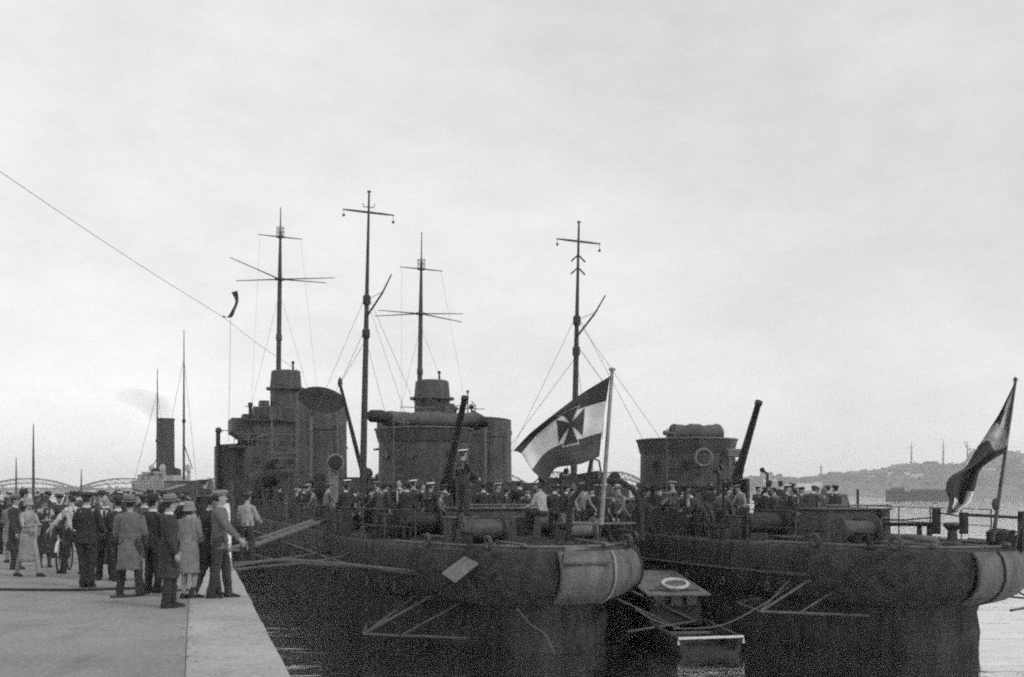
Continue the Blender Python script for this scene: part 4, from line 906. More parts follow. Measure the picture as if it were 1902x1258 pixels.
# bridge extras on near ship: searchlight, wing screen
b = MB()
c_ = MAi @ P(443, 808, 84); b.lathe([(.1, -.35), (.36, -.3), (.40, .2), (.40, .25), (.34, .25), (.30, .12), (.05, .1)], c_, 18, M=Matrix.Rotation(R(90), 3, 'X')); b.tube([c_ + Vector((0, 0, -.4)), c_ + Vector((0, 0, -.9))], .08, 8); b.build('searchlight', M_GEAR, SA, smooth=True)
b = MB()
q = [MAi @ P(x_, y_, 84) for x_, y_ in ((405, 935), (405, 826), (440, 824), (462, 812), (480, 800), (480, 935))]
b.add([*q, *[p + Vector((0, 5, 0)) for p in q]], [tuple(range(6)), tuple(range(11, 5, -1))] + [(i, (i + 1) % 6, (i + 1) % 6 + 6, i + 6) for i in range(6)])
b.build('wing_screen', M_HOUSE, SA)
b = MB(); b.tube([MAi @ P(405, 935, 83.8), MAi @ P(405, 800, 83.8)], .16, 8); b.ell(MAi @ P(406, 800, 83.8), .25, 8); b.tube([MAi @ P(405, 800, 83.8), MAi @ P(424, 800, 83.8)], .03, 5); b.build('wing_post', M_MAST, SA)
b = MB()
for p_, q_ in (((553, 768), (553, 872)), ((505, 770), (505, 850))): b.tube([MAi @ P(*p_, 79.5), MAi @ P(*q_, 79.5)], .06, 6)
for p_, q_ in (((498, 842), (560, 842)), ((498, 852), (556, 852)), ((500, 874), (556, 874)), ((470, 815), (505, 806))): b.tube([MAi @ P(*p_, 79.2), MAi @ P(*q_, 79.2)], .05, 6)
b.build('bridge_pipes', M_LIGHTGEAR, SA)
b = MB(); b.box(MAi @ P(487, 785, 84), (1.4, 2.2, 2.2)); b.box(MAi @ P(470, 783, 84), (1.6, 1.8, 1.0)); b.box(MAi @ P(490, 756, 84), (.7, 1, .9)); b.build('signal_box', M_HOUSE, SA, bevel=.05)

# ------------------------------------------------------------------ flags
def spl(pts, t):      # Catmull-Rom through a list of tuples, t in 0..1
    n = len(pts) - 1; x = t * n; i = min(int(x), n - 1); f = x - i
    g = lambda j: pts[max(0, min(n, j))]
    p0, p1, p2, p3 = g(i - 1), g(i), g(i + 1), g(i + 2)
    return tuple(.5 * (2 * b_ + (c_ - a) * f + (2 * a - 5 * b_ + 4 * c_ - d) * f * f + (3 * b_ - a - 3 * c_ + d) * f ** 3) for a, b_, c_, d in zip(p0, p1, p2, p3))
rows = [   # v = 0, 1/3, 2/3, 1 ; u from hoist to fly, photo pixels
 [(1133, 699), (1075, 735), (1022, 775), (985, 805), (953, 838)],
 [(1126, 745), (1086, 757), (1040, 776), (1000, 806), (968, 843)],
 [(1118, 803), (1082, 814), (1045, 824), (1012, 842), (988, 873)],
 [(1113, 848), (1078, 862), (1050, 866), (1030, 872), (1016, 898)]]
def flag_mesh(name, NU, NV, pos, matf, mats, thick=.006):
    b = MB(); vs_ = [pos(i / NU, j / NV) for j in range(NV + 1) for i in range(NU + 1)]
    b.v = [tuple(p) for p in vs_]
    for j in range(NV):
        for i in range(NU):
            a = j * (NU + 1) + i; b.f.append([a, a + 1, a + NU + 2, a + NU + 1]); b.m.append(matf((i + .5) / NU, (j + .5) / NV))
    me = bpy.data.meshes.new(name); me.from_pydata(b.v, [], b.f)
    for m in mats: me.materials.append(m)
    me.polygons.foreach_set('material_index', b.m); me.polygons.foreach_set('use_smooth', [True] * len(me.polygons))
    o = bpy.data.objects.new(name, me); COL.objects.link(o)
    sd_ = o.modifiers.new('thick', 'SOLIDIFY'); sd_.thickness = thick; sd_.offset = 0
    return o
def posA(u, v):
    x4 = [spl(r, u) for r in rows]; p = spl(x4, v)
    Y = 28.75 - .15 * v + .9 * u + .16 * math.sin(u * 9 + v * 2.5) * u ** .5 + .05 * math.sin(u * 21 - v * 5) + .03 * math.sin(u * 6 + v * 17)
    return P(p[0], p[1], Y)
def cross(u, v, grow=0.0):
    # iron cross with flaring arms and gently concave ends, centred on the flag
    x = (u - .40) * 3.0 / 1.2; y = (v - .49) * 2.0 / 1.2
    for a, c_ in ((x, y), (y, x)):
        r = abs(a)
        if r < .36 + grow * 1.0 and abs(c_) < .035 + .21 * (max(0, r) / .36) ** 1.3 + grow: return True
    return False
def matA(u, v):
    if cross(u, v): return 0
    if cross(u, v, .028): return 3
    if v < 1 / 3: return 0
    if v < 2 / 3: return 1
    return 2
fA = flag_mesh('naval_ensign', 330, 220, posA, matA, [M_CLB, M_CLW, M_CLR, mat('cross border', .42, .9, .1, 6)])
tag(fA, 'striped ensign with large black cross, flying spread out from the near ship flagstaff', 'flag')
left = [(1884, 712), (1858, 765), (1836, 800), (1815, 832), (1793, 868), (1765, 886), (1757, 908), (1763, 930), (1757, 957)]
right = [(1886, 714), (1880, 755), (1876, 800), (1868, 838), (1850, 850), (1822, 872), (1812, 905), (1800, 935), (1775, 952)]
def posB(u, v):
    a = spl(left, v); c_ = spl(right, v); f = u
    Y = 28.35 + .22 * math.sin(f * 9 + v * 3) * (.3 + v) - .5 * v
    return P(a[0] + (c_[0] - a[0]) * f, a[1] + (c_[1] - a[1]) * f, Y)
def matB(u, v):
    if v < .13: return 3 if u > .35 else 2
    w_ = v + .03 * math.sin(u * 7)
    if w_ < .23: return 0 if u < .45 else 3
    if w_ < .35: return 3
    if w_ < .87: return 1 if (u > .72 and v > .78) else (0 if u < .6 else 2)
    if w_ < .955: return 0 if u < .25 else 1
    return 0
fB = flag_mesh('naval_ensign', 60, 160, posB, matB, [M_CLB, M_CLW, M_CLR, mat('thin bunting', .40, .9, .35, 5, .6, 9)])
tag(fB, 'limp folded ensign hanging down the right-hand flagstaff, pale top and dark folds', 'flag')

# ------------------------------------------------------------------ overhead wire with pennant, from a tall pole standing left of the view
pole = thing('wire_pole', 'tall wooden pole on the quay carrying the overhead wire, left of the view', 'pole', (-20.2, 40, 0))
b = MB(); b.tube([(0, 0, 0), (0, 0, 15.0)], [.17, .1], 12); b.tube([(-.9, 0, 14.4), (.9, 0, 14.4)], .07, 8); b.build('post', M_WOOD, pole, smooth=True)
w0 = Vector((-20.2, 40, 14.5)); w1 = P(413, 588, 70); w2 = P(560, 692, 85)
b = MB(); mid = P(200, 455, 52)
b.tube([w0.lerp(w1, i / 20) - Vector((0, 0, .15 * math.sin(math.pi * i / 20))) for i in range(21)] + [w1.lerp(w2, i / 10) - Vector((0, 0, .15 * math.sin(math.pi * i / 10))) for i in range(1, 11)], .013, 5)
tag(b.build('overhead_wire', M_STAY), 'thin wire slanting across the sky from upper left down to the near ship bridge', 'wire')
def posP(u, v):
    c_ = [(430, 543), (437, 560), (431, 575), (423, 588), (414, 590)]; d_ = [(441, 540), (443, 558), (438, 574), (430, 590), (413, 586)]
    a = spl(c_, u); e = spl(d_, u); return P(a[0] + (e[0] - a[0]) * v, a[1] + (e[1] - a[1]) * v, 70 + .2 * math.sin(u * 8))
pn = flag_mesh('pennant', 20, 5, posP, lambda u, v: 0, [M_CLB]); tag(pn, 'small dark pennant fluttering on the thin overhead wire', 'pennant')
b = MB(); b.tube([P(428, 592, 70), P(427, 700, 72), P(424, 822, 84)], .014, 4); tag(b.build('halyard', mat('halyard rope', .2, .9)), 'faint vertical line hanging below the pennant', 'rope')

# ------------------------------------------------------------------ gangway, mooring lines, boards
gw = thing('gangway', 'two-spar wooden gangway sloping from the quay edge up to the near ship deck', 'gangway', (0, 0, 0))
g0, g1 = P(436, 1022, 33.4), P(592, 968, 38.6); dv_ = (g1 - g0).normalized(); sdv = Vector((dv_.y, -dv_.x, 0)).normalized()
for off, nm in ((-.22, 'side_spar'), (.22, 'side_spar')):
    b = MB(); b.tube([g0 + sdv * off, g1 + sdv * off], .075, 8); b.build(nm, M_WOOD, gw, smooth=True)
b = MB(); q = [g0 - sdv * .19, g0 + sdv * .19, g1 + sdv * .19, g1 - sdv * .19]
b.add([*q, *[p - Vector((0, 0, .05)) for p in q]], [(0, 1, 2, 3), (4, 7, 6, 5), (0, 4, 5, 1), (1, 5, 6, 2), (2, 6, 7, 3), (3, 7, 4, 0)])
for i in range(12): b.box(g0.lerp(g1, (i + .5) / 12) + Vector((0, 0, .02)), (.36, .05, .04), rz=math.atan2(sdv.y, sdv.x))
b.build('walkway', M_WOOD, gw)
def line(pts, r, label, m=None, nm='mooring_line', cat='mooring line'):
    pts = [P(*p) for p in pts]; out_ = []
    for i in range(33): out_.append(spl([tuple(p) for p in pts], i / 32))
    b = MB(); b.tube(out_, r, 6); return tag(b.build(nm, m or M_ROPE, smooth=True), label, cat)
line([(434, 1046, 26.6), (500, 1042, 30), (540, 1036, 33), (622, 1024, 38)], .035, 'upper mooring line rising from the coping towards the deck rail')
line([(434, 1052, 26.2), (520, 1040, 28), (640, 1048, 29.5), (740, 1058, 30.2), (822, 1065, 30)], .04, 'long mooring line running right to the pale hanging board')
line([(430, 1060, 25.4), (490, 1052, 28), (560, 1046, 31), (660, 1030, 35)], .03, 'thin lower mooring line slung from the quay to the hull side')
line([(470, 1030, 32), (540, 1045, 31), (650, 1052, 30.5), (705, 1056, 30.4)], .028, 'slack rope drooping just above the long mooring line')
line([(448, 997, 34), (520, 1003, 36), (580, 1008, 37), (620, 984, 38), (660, 1000, 37), (690, 1030, 34)], .022, 'rope looping in an arch over the deck edge amidships')
line([(215, 1108, 19.3), (260, 1103, 19.8), (300, 1094, 20.3), (360, 1092, 20.6)], .022, 'short dark cable lying curved across the quay under the crowd', M_ROPED, 'ground_cable', 'cable') if False else None
def ground(pts, r, label, nm, cat):
    q_ = [at_foot(*p) + Vector((0, 0, r * .8)) for p in pts]
    out_ = [spl([tuple(p) for p in q_], i / 40) for i in range(41)]; b = MB(); b.tube(out_, r, 6)
    return tag(b.build(nm, M_ROPED, smooth=True), label, cat)
ground([(-40, 1097), (60, 1098), (150, 1098), (250, 1095), (330, 1092)], .028, 'dark cable lying straight across the quay from the left edge', 'ground_cable', 'cable')
ground([(205, 1111), (245, 1109), (290, 1100), (350, 1098)], .024, 'dark rope curving round the feet of the belted raincoat', 'ground_rope', 'rope')
line([(1180, 1130, 27.2), (1215, 1152, 28), (1262, 1166, 28.6)], .02, 'thin line running from the near ship stern down to the launch')
line([(1250, 1168, 28.7), (1345, 1160, 29), (1440, 1108, 30), (1490, 1068, 31)], .02, 'slack line from the launch up to the outer ship hull')
line([(960, 1130, 27.6), (985, 1160, 27.4), (1012, 1178, 27.3), (1030, 1215, 27.2)], .018, 'thin line trailing down the near ship stern')
b = MB(); q = [P(x_, y_, Y) for x_, y_, Y in ((821, 1066, 27.9), (846, 1083, 27.75), (888, 1048, 28.0), (862, 1036, 28.25))]
b.add([*q, *[p + Vector((0, .06, .03)) for p in q]], [(0, 1, 2, 3), (4, 7, 6, 5), (0, 4, 5, 1), (1, 5, 6, 2), (2, 6, 7, 3), (3, 7, 4, 0)])
for f_ in (.25, .75):
    b.tube([q[0].lerp(q[1], f_) + Vector((0, .02, .04)), q[3].lerp(q[2], f_) + Vector((0, .02, .04))], .02, 5)
tag(b.build('hanging_board', M_LIGHTGEAR), 'pale square-ended board slung outside the near ship port quarter', 'board')

# landing step with sailor
st = thing('landing_step', 'low wooden step by the gangway foot on the coping', 'step', tuple(quay_pt(33.0, .3, .02)), R(15.7))
b = MB(); b.box((0, 0, .36), (.9, .7, .06)); b.build('tread', M_WOOD, st)
for sx in (-1, 1):
    b = MB(); b.box((sx * .38, 0, .165), (.06, .62, .33)); b.build('side_panel', M_WOOD, st)

# ------------------------------------------------------------------ launch between the two ships, lifebuoys
ln = thing('launch', 'dark motor launch lying between the two sterns, pale rim round its transom', 'boat', tuple(P(1320, 1200, 29.0).xy) + (WZ,), R(8))
b = MB(); rr = []
for f_ in range(13):
    t_ = f_ / 12; w_ = .86 * (1 - max(0, (t_ - .45) / .56) ** 2.2) * (1 if t_ > .08 else .96); y_ = t_ * 8; z1 = .42 + .35 * t_ * t_
    rr.append([(w_ * a, y_, -.3 + (z1 + .3) * c_) for a, c_ in ((-1, 1), (-.97, .55), (-.8, .2), (-.4, 0), (.4, 0), (.8, .2), (.97, .55), (1, 1), (.93, 1), (.8, .55), (-.8, .55), (-.93, 1))])
b.loft(rr); lh = b.build('hull', M_HULL, ln, smooth=True)
b = MB(); b.tube([(-.86, -.03, .28), (-.86, -.03, .44), (.86, -.03, .47), (.86, -.03, .30)], .035, 6); b.build('transom_rim', M_WHITE, ln)
b = MB(); b.tube([(-.84, .05, .46), (-.86, 3.6, .55), (-.4, 6.6, .7)], .03, 6); b.tube([(.84, .05, .46), (.86, 3.6, .55), (.4, 6.6, .7)], .03, 6); b.build('gunwale', M_LIGHTGEAR, ln)
b = MB(); b.box((-.05, 4.6, .9), (1.55, 3.2, 1.0), top=.96); cb = b.build('cabin', M_BLACK, ln, bevel=.03)
b = MB(); b.box((-.05, 4.5, 1.5), (1.85, 3.7, .07), rx=.11); b.build('cabin_roof', mat('cabin roof paint', .15, .7, .3, 3, .2), ln, bevel=.02)
for sx in (-.5, 0, .45):
    b = MB(); b.box((sx - .03, 2.985, 1.12), (.32, .03, .3)); b.build('window', M_GLASS, ln)
for y_ in (1.2, 2.2):
    b = MB(); b.box((0, y_, .3), (1.6, .25, .05)); b.build('thwart', M_WOOD, ln)
def lifebuoy(loc, Mrot, label, R_=.3, r=.06, g=.5):
    L_ = thing('lifebuoy', label, 'lifebuoy', loc)
    b = MB(); b.torus((0, 0, 0), R_, r, Mrot, 28, 10); b.build('ring', mat('buoy paint %d' % int(g * 100), g, .6, .3, 6), L_, smooth=True)
    b = MB()
    for q_ in range(4):
        a = q_ * math.pi / 2 + .6; b.tube([Mrot @ Vector((math.cos(a + e) * (R_ + r * 1.25), math.sin(a + e) * (R_ + r * 1.25), 0)) for e in (0, .4, .8, 1.2, 1.57)], .012, 5)
    b.build('grab_line', M_ROPE, L_)
Ml = Matrix.Translation(ln.location) @ Matrix.Rotation(R(8), 4, 'Z')
lifebuoy(tuple(Ml @ Vector((.0, 3.25, 1.56))), Matrix.Rotation(R(16), 3, 'X'), 'white lifebuoy lying flat on the launch cabin roof', .36, .06)
lifebuoy(tuple(MBm @ Vector((-.35, 14.72, DZ + 2.75))), Matrix.Rotation(R(90), 3, 'X'), 'lifebuoy on the outer ship deckhouse wall, left of the small pale box', .31, .055, .16)
lifebuoy(tuple(MBm @ Vector((1.72, 15.9, DZ + 2.75))), Matrix.Rotation(R(90), 3, 'X') @ Matrix.Rotation(R(50), 3, 'Y'), 'lifebuoy hung at the right side of the outer ship aft deckhouse', .31, .055, .2)
lb = MB(); lb.box(MBm @ Vector((.95, 14.9, DZ + 2.95)), (.6, .3, .3), rz=B_TH); tag(lb.build('signal_lamp_box', M_LIGHTGEAR, bevel=.03), 'small pale box on the outer ship deckhouse wall between two lifebuoys', 'box')

# ------------------------------------------------------------------ people on the ships
def on(Mi, M_, px, Y, z=DZ + .05):
    w_ = P(px, 900, Y); l_ = Mi @ Vector((w_.x, w_.y, 0)); lim = bhalf(l_.y) - .42
    l_.x = max(-lim, min(lim, l_.x)); l_.y = max(.9, l_.y); l_.z = 0; q_ = M_ @ l_; return (q_.x, q_.y, z)
VR = random.Random(21)
def A(px, Y, key, rz, label, **kw): kw.setdefault('scale', VR.uniform(.87, 1.05)); rz += VR.uniform(-40, 40); Y += VR.uniform(-.3, 1.6) * (px < 850); z = kw.pop('z', DZ + .05); return put(key, on(MAi, MA, px, Y, z), rz, label, **kw)
def B(px, Y, key, rz, label, **kw): kw.setdefault('scale', VR.uniform(.87, 1.05)); rz += VR.uniform(-30, 30) if key != 'pointing' else 0; Y += VR.uniform(-.6, 1.6); z = kw.pop('z', DZ + .05); return put(key, on(MBi, MBm, px, Y, z), rz, label, **kw)
put('sailor', (*quay_pt(33.0, .3).xy, .41), 150, 'sailor with white cap standing on the step at the gangway foot')
b = MB(); pz = on(MAi, MA, 858, 30.6); pl = MAi @ Vector(pz); b.box((pl.x, pl.y, DZ + .41), (.8, .8, .7)); b.box((pl.x, pl.y, DZ + .78), (.9, .9, .06)); b.build('deck_locker', [M_GEAR], SA, bevel=.02)
A(860, 30.6, 'sailor', 120, 'sailor with bright white cap standing high on a locker beside the near ship gun', z=DZ + .815, scale=1.04)
A(645, 38.6, 'sailor', 185, 'sailor with white-edged collar turned away at the shipboard end of the gangway', scale=1.06)
A(606, 40, 'worker', 120, 'worker in a light shirt stooping beside the sailor with the white-edged collar', clothing=.18)
A(690, 37.5, 'suit', 200, 'visitor in a dark suit left of the mainmast foot on the near ship')
A(716, 36.2, 'hat', 150, 'visitor in brimmed hat among the group by the near ship rail', clothing=.05)
A(742, 35.6, 'bare', 20, 'bareheaded dark visitor facing the quay, right of the brimmed hat', clothing=.04, scale=1.03)
A(768, 35.2, 'sailor_turn', 160, 'sailor turning his head, between the dark visitor and the capless pair')
A(800, 34.4, 'sailor', 175, 'sailor with back to the camera in front of the near ship gun')
A(826, 36.2, 'suit', 210, 'visitor in a cap partly behind the near ship gun barrel', clothing=.06)
A(560, 45, 'suit', 90, 'visitor in dark suit at the port rail near the pale ventilator')
A(530, 48, 'sailor_turn', 100, 'sailor looking over the port rail towards the quay crowd')
A(505, 54, 'hat', 140, 'farthest visitor in a brimmed hat along the near ship port rail')
A(585, 43, 'worker', -60, 'worker in grey shirt facing the quay beside the pale ventilator', clothing=.12)
A(668, 42, 'hat', 170, 'visitor in a long dark coat behind the gangway sailor')
A(1008, 31.2, 'sitting', 200, 'person in a white shirt sitting at the hatch house edge, below the flying ensign', z=DZ + .42)
A(1078, 33.2, 'worker', 20, 'worker in pale shirt seen inside the hoop frame, left side', clothing=.2)
A(1100, 34.6, 'suit', -30, 'dark-suited visitor inside the hoop frame, behind the flagstaff')
A(1150, 33.6, 'arms', 30, 'sailor with one arm raised inside the hoop frame, right of the flagstaff')
A(1168, 33.0, 'worker', -40, 'person in mid grey shirt at the right post of the hoop frame', clothing=.16)
A(1052, 38, 'suit', 60, 'visitor in a dark cap left of the hoop frame, by the starboard rail')
A(940, 40, 'hat', 120, 'visitor in brimmed hat right of the near ship deckhouse')
A(965, 41, 'bare', 200, 'bareheaded visitor in dark clothes by the starboard rail below the ensign fly')
A(898, 35.5, 'suit', 160, 'visitor in dark suit between the gun and the hatch house', clothing=.05)
A(925, 37, 'sailor', 60, 'sailor with white cap right of the gun, behind the hatch house')
B(1285, 37.4, 'worker', -80, 'person in white shirt and pale cap facing left below the outer ship deckhouse', clothing=.42)
B(1318, 38.5, 'bare', 150, 'bareheaded visitor right of the pale-capped person on the outer ship', clothing=.07)
B(1340, 37.2, 'worker', 170, 'person in grey shirt with back turned beside the outer ship gun', clothing=.14)
B(1384, 35.9, 'pointing', -70, 'person in a pale shirt bending forward and pointing left beside the outer ship gun')
B(1408, 37.6, 'sailor', 30, 'sailor with white cap just right of the pointing person')
B(1428, 38.6, 'hat', 120, 'visitor in dark hat right of the sailor beside the pointing person')
B(1450, 37.2, 'bare', 190, 'bareheaded dark-suited visitor in the middle of the outer ship group', clothing=.04)
B(1470, 38.4, 'worker', 150, 'person in dull grey shirt in the outer ship group', clothing=.1)
B(1488, 36.8, 'suit', 20, 'visitor in dark cap facing the camera on the outer ship', clothing=.06)
B(1513, 36.6, 'worker', -20, 'person in lighter shirt and dark cap, rightmost of the standing group', clothing=.2)
B(1462, 34.6, 'sailor_turn', 100, 'sailor walking in front of the outer ship group')
B(1225, 41, 'suit', 130, 'visitor in a cap left of the outer ship deckhouse', clothing=.05)
B(1205, 43, 'hat', 60, 'visitor in brimmed hat at the outer ship port rail')
B(1250, 39, 'arms', 250, 'sailor reaching out below the deckhouse ladder')
B(1538, 39.5, 'suit', 230, 'dark figure at the starboard rail of the outer ship', clothing=.04)
A(600, 36.8, 'hat', 190, 'visitor in brimmed hat at the near ship rail, left of the collar-edged sailor', clothing=.04)
A(628, 35.5, 'stoop', 100, 'stooping dark visitor at the near ship rail in front of the gangway head', clothing=.05, scale=.95)
A(705, 34.2, 'worker', 220, 'stooping worker in dark shirt by the near ship rail', clothing=.06)
A(756, 33.4, 'hat', 185, 'visitor in long coat nearest the stern among the near ship rail group', clothing=.04)
A(785, 37.5, 'bare', 90, 'bareheaded visitor in profile behind the sailors beside the near ship gun', clothing=.08)
A(815, 33.2, 'worker', 60, 'crouched worker in grey shirt by the locker below the high-standing sailor', clothing=.12, scale=.85)
A(1122, 32.2, 'stoop', 60, 'bending dark-suited visitor right beside the foot of the flying ensign staff', clothing=.05)
A(1064, 36, 'lady', 100, 'visitor in pale coat and close hat left post of the hoop frame', clothing=.16)
A(1030, 34, 'suit', 150, 'visitor in dark suit directly behind the sitting person in white', clothing=.05)
A(980, 35, 'hat', 30, 'visitor in overcoat left of the sitting person in white', clothing=.05)
B(1268, 38.5, 'hat', 20, 'visitor in overcoat left of the pale-capped person on the outer ship', clothing=.05)
B(1302, 36.2, 'stoop', -120, 'bending visitor in front of the outer ship deckhouse, near the rail', clothing=.05, scale=.92)
B(1355, 38.8, 'hat', 70, 'visitor in brimmed hat directly beside the outer ship gun mounting', clothing=.06)
B(1422, 35.2, 'suit', 170, 'dark visitor with back turned just right of the pointing person', clothing=.04)
B(1442, 35.8, 'worker', 210, 'stooping person in dark shirt within the outer ship group', clothing=.06)
B(1476, 35.2, 'hat', 160, 'visitor in dark overcoat at the front of the outer ship group', clothing=.045)
B(1500, 35.0, 'stoop', 120, 'stooping visitor behind the outer ship hatch house', clothing=.05)
B(1530, 36.0, 'lady', 60, 'visitor in grey coat and close hat at the right end of the group', clothing=.1)
B(1552, 36.5, 'suit', 200, 'lone dark visitor right of the outer ship group', clothing=.045, scale=.95)
rnd = random.Random(5); taken = []
for k_ in range(20):
    for _ in range(60):
        sh_ = rnd.random() < .6; u_ = rnd.uniform(20, 49); v_ = rnd.uniform(-3.7, 3.7)
        if abs(v_) < 1.9 or any((u_ - a) ** 2 + (v_ - c_) ** 2 < .8 and s2 == sh_ for a, c_, s2 in taken): continue
        if abs(u_ - 38.5) < 3.4 or abs(u_ - 43) < 2.5 or (abs(u_-33.5)<1.4 and v_<0) or abs(u_-29.5)<1.6: continue
        break
    else: continue
    taken.append((u_, v_, sh_)); q_ = (MA if sh_ else MBm) @ Vector((v_, u_, DZ + .05)); key = rnd.choice(['suit', 'hat', 'sailor', 'stoop', 'worker', 'bare'])
    nmk = {'suit': 'in dark suit and cap', 'hat': 'in overcoat and brimmed hat', 'sailor': 'in sailor uniform', 'worker': 'in shirt sleeves', 'stoop': 'stooping in dark suit', 'bare': 'bareheaded in grey jacket'}[key]
    put(key, tuple(q_), rnd.uniform(-180, 180), 'figure %s in the crush amidships on the %s ship' % (nmk, 'near' if sh_ else 'outer'), 'people amidships on the %s ship' % ('near' if sh_ else 'outer'))

# ------------------------------------------------------------------ bicycle
bc = thing('bicycle', 'upright bicycle with pale front mudguard held by the person in white shirt', 'bicycle', tuple(at_foot(120, 1062)), R(-80))
Mw = Matrix.Rotation(R(90), 3, 'X')
for x_ in (-.52, .52):
    b = MB(); b.torus((x_, 0, .345), .325, .02, Mw, 32, 8); wh = b.build('wheel', M_BLACK, bc, smooth=True)
    b = MB()
    for q_ in range(14):
        a = q_ * math.pi / 7; b.tube([(x_, 0, .345), (x_ + .31 * math.cos(a), 0, .345 + .31 * math.sin(a))], .003, 4)
    b.tube([(x_, -.05, .345), (x_, .05, .345)], .025, 8); b.build('spokes', M_LIGHTGEAR, wh)
b = MB()
for p0, p1 in (((-.52, 0, .345), (-.08, 0, .3)), ((-.08, 0, .3), (-.2, 0, .85)), ((-.2, 0, .78), (.34, 0, .82)), ((-.08, 0, .3), (.36, 0, .72)), ((-.52, 0, .345), (-.2, 0, .8)), ((.33, 0, .98), (.38, 0, .66)), ((.38, 0, .66), (.52, 0, .345))): b.tube([p0, p1], .018, 8)
b.build('frame', M_BLACK, bc, smooth=True)
b = MB(); b.tube([(.2, -.28, 1.02), (.3, -.24, 1.05), (.33, 0, 1.0), (.3, .24, 1.05), (.2, .28, 1.02)], .015, 8); b.build('handlebar', M_LIGHTGEAR, bc, smooth=True)
b = MB(); b.ell((-.22, 0, .9), (.14, .09, .04), 12); b.build('saddle', M_BLACK, bc, smooth=True)
b = MB(); pth = [(.52 + .375 * math.cos(a), 0, .345 + .375 * math.sin(a)) for a in [R(q_) for q_ in range(20, 175, 12)]]
for i in range(len(pth) - 1):
    a_, c_ = Vector(pth[i]), Vector(pth[i + 1]); o_ = Vector((0, .03, 0)); b.add([a_ - o_, a_ + o_, c_ + o_, c_ - o_], [(0, 1, 2, 3)])
mg = b.build('mudguard', M_WHITE, bc); sdm = mg.modifiers.new('t', 'SOLIDIFY'); sdm.thickness = .004
b = MB(); b.torus((-.08, 0, .3), .09, .01, Mw, 18, 6); b.tube([(-.08, -.09, .3), (-.08, -.09, .14)], .01, 6); b.tube([(-.08, .09, .3), (-.08, .09, .46)], .01, 6); b.tube([(-.08, -.09, .3), (-.08, .09, .3)], .012, 6); b.build('crank', M_GEAR, bc)

# ------------------------------------------------------------------ steamer beyond the quay
sc = P(318, 900, 168)
sp = thing('steamship', 'distant steamship with tall black funnel and white upperworks beyond the quay', 'ship', (sc.x, sc.y, WZ), R(-52)); sp.scale = (.78, .85, 1.06)
# local x = forward
b = MB(); rr = []
for f_ in range(15):
    t_ = f_ / 14; x_ = -17 + 34 * t_; w_ = 4.2 * (1 - abs(2 * t_ - 1) ** 3.2) + .15; sh_ = 3.6 + 1.6 * (2 * t_ - 1) ** 2 + .5 * t_
    rr.append([(x_ + (.8 if t_ > .9 and c_ > .5 else 0), w_ * a, sh_ * c_) for a, c_ in ((-1, 1), (-.95, .4), (-.7, -.1), (.7, -.1), (.95, .4), (1, 1))])
b.loft(rr); b.build('hull', mat('steamer hull', .045, .6), sp, smooth=True)
b = MB()
for s_ in (-1, 1): b.tube([(-17 + 34 * t_, s_ * (4.22 * (1 - abs(2 * t_ - 1) ** 3.2) + .17), 3.35 + 1.6 * (2 * t_ - 1) ** 2 + .5 * t_) for t_ in [i / 14 for i in range(15)]], .13, 6)
M_UP = mat('steamer upperworks', .36, .7, .2, 1); b.build('sheer_line', M_UP, sp)
b = MB(); b.box((-3, 0, 4.5), (17, 6.6, 1.7)); b.box((-2, 0, 5.7), (9, 5.2, .8)); b.box((-9.6, 0, 5.5), (2, 5, 1.6)); b.box((-2.5, 0, 5.36), (19, 7.2, .1))
sup = b.build('deckhouse', M_UP, sp, bevel=.05)
for i in range(9):
    for s_ in (-1, 1):
        b = MB(); b.box((-10 + i * 1.8, s_ * 3.32, 4.6), (.7, .06, .6)); b.build('window', M_GLASS, sup)
b = MB(); b.lathe([(1.5, 5.5), (1.48, 7.2), (1.42, 13.9), (1.5, 13.95), (1.5, 14.2), (1.35, 14.2), (1.3, 13)], (-2.6, 0, 0), 24); fu = b.build('funnel', mat('steamer funnel', .03, .7), sp, smooth=True)
b = MB(); b.lathe([(2.6, 5.9), (2.6, 7.0), (1.7, 7.25)], (-2.6, 0, 0), 20); b.build('funnel_casing', M_BLACK, fu, smooth=True)
for x_, h_ in ((6.2, 26.0), (-7.2, 21.5)):
    b = MB(); b.tube([(x_, 0, 3.5), (x_, 0, h_ * .6), (x_, 0, h_)], [.24, .17, .06], 10); b.lathe([(.1, -.4), (.3, -.2), (.3, .2), (.1, .4)], (x_, 0, h_ * .52), 10); ms = b.build('mast', M_MAST, sp, smooth=True)
    b = MB(); b.tube([(x_, 0, h_ * .4), (x_ + (4 if x_ > 0 else -4), 0, 7.0)], .09, 6); b.build('derrick', M_MAST, ms)
    b = MB()
    for s_ in (-1, 1): b.tube([(x_, 0, h_ * .85), (x_ - 3, s_ * 3.5, 4.5)], .03, 4)
    b.build('stays', M_ROPED, ms)
for x_, y_ in ((2.6, -2.2), (-3.6, -2.0), (2.4, 2.3)):
    b = MB(); p = Vector((x_, y_, 5.3)); b.tube([p, p + Vector((0, 0, 1.2)), p + Vector((.25, -.2, 1.7)), p + Vector((.6, -.5, 1.85))], [.3, .3, .42, .55], 12); b.build('ventilator_cowl', M_UP, sp, smooth=True)
for x_ in (-4, 2):
    b = MB(); rr = []
    for i in range(9):
        f_ = i / 4 - 1; w_ = .75 * (1 - abs(f_) ** 2.4) + .04; rr.append([(x_ + f_ * 2.2, -3.0 + w_ * math.sin(a), 6.6 - .5 * math.cos(a) * (w_ + .3)) for a in [R(q_) for q_ in (-90, -45, 0, 45, 90)]])
    b.loft(rr); b.build('lifeboat', M_UP, sp, smooth=True)
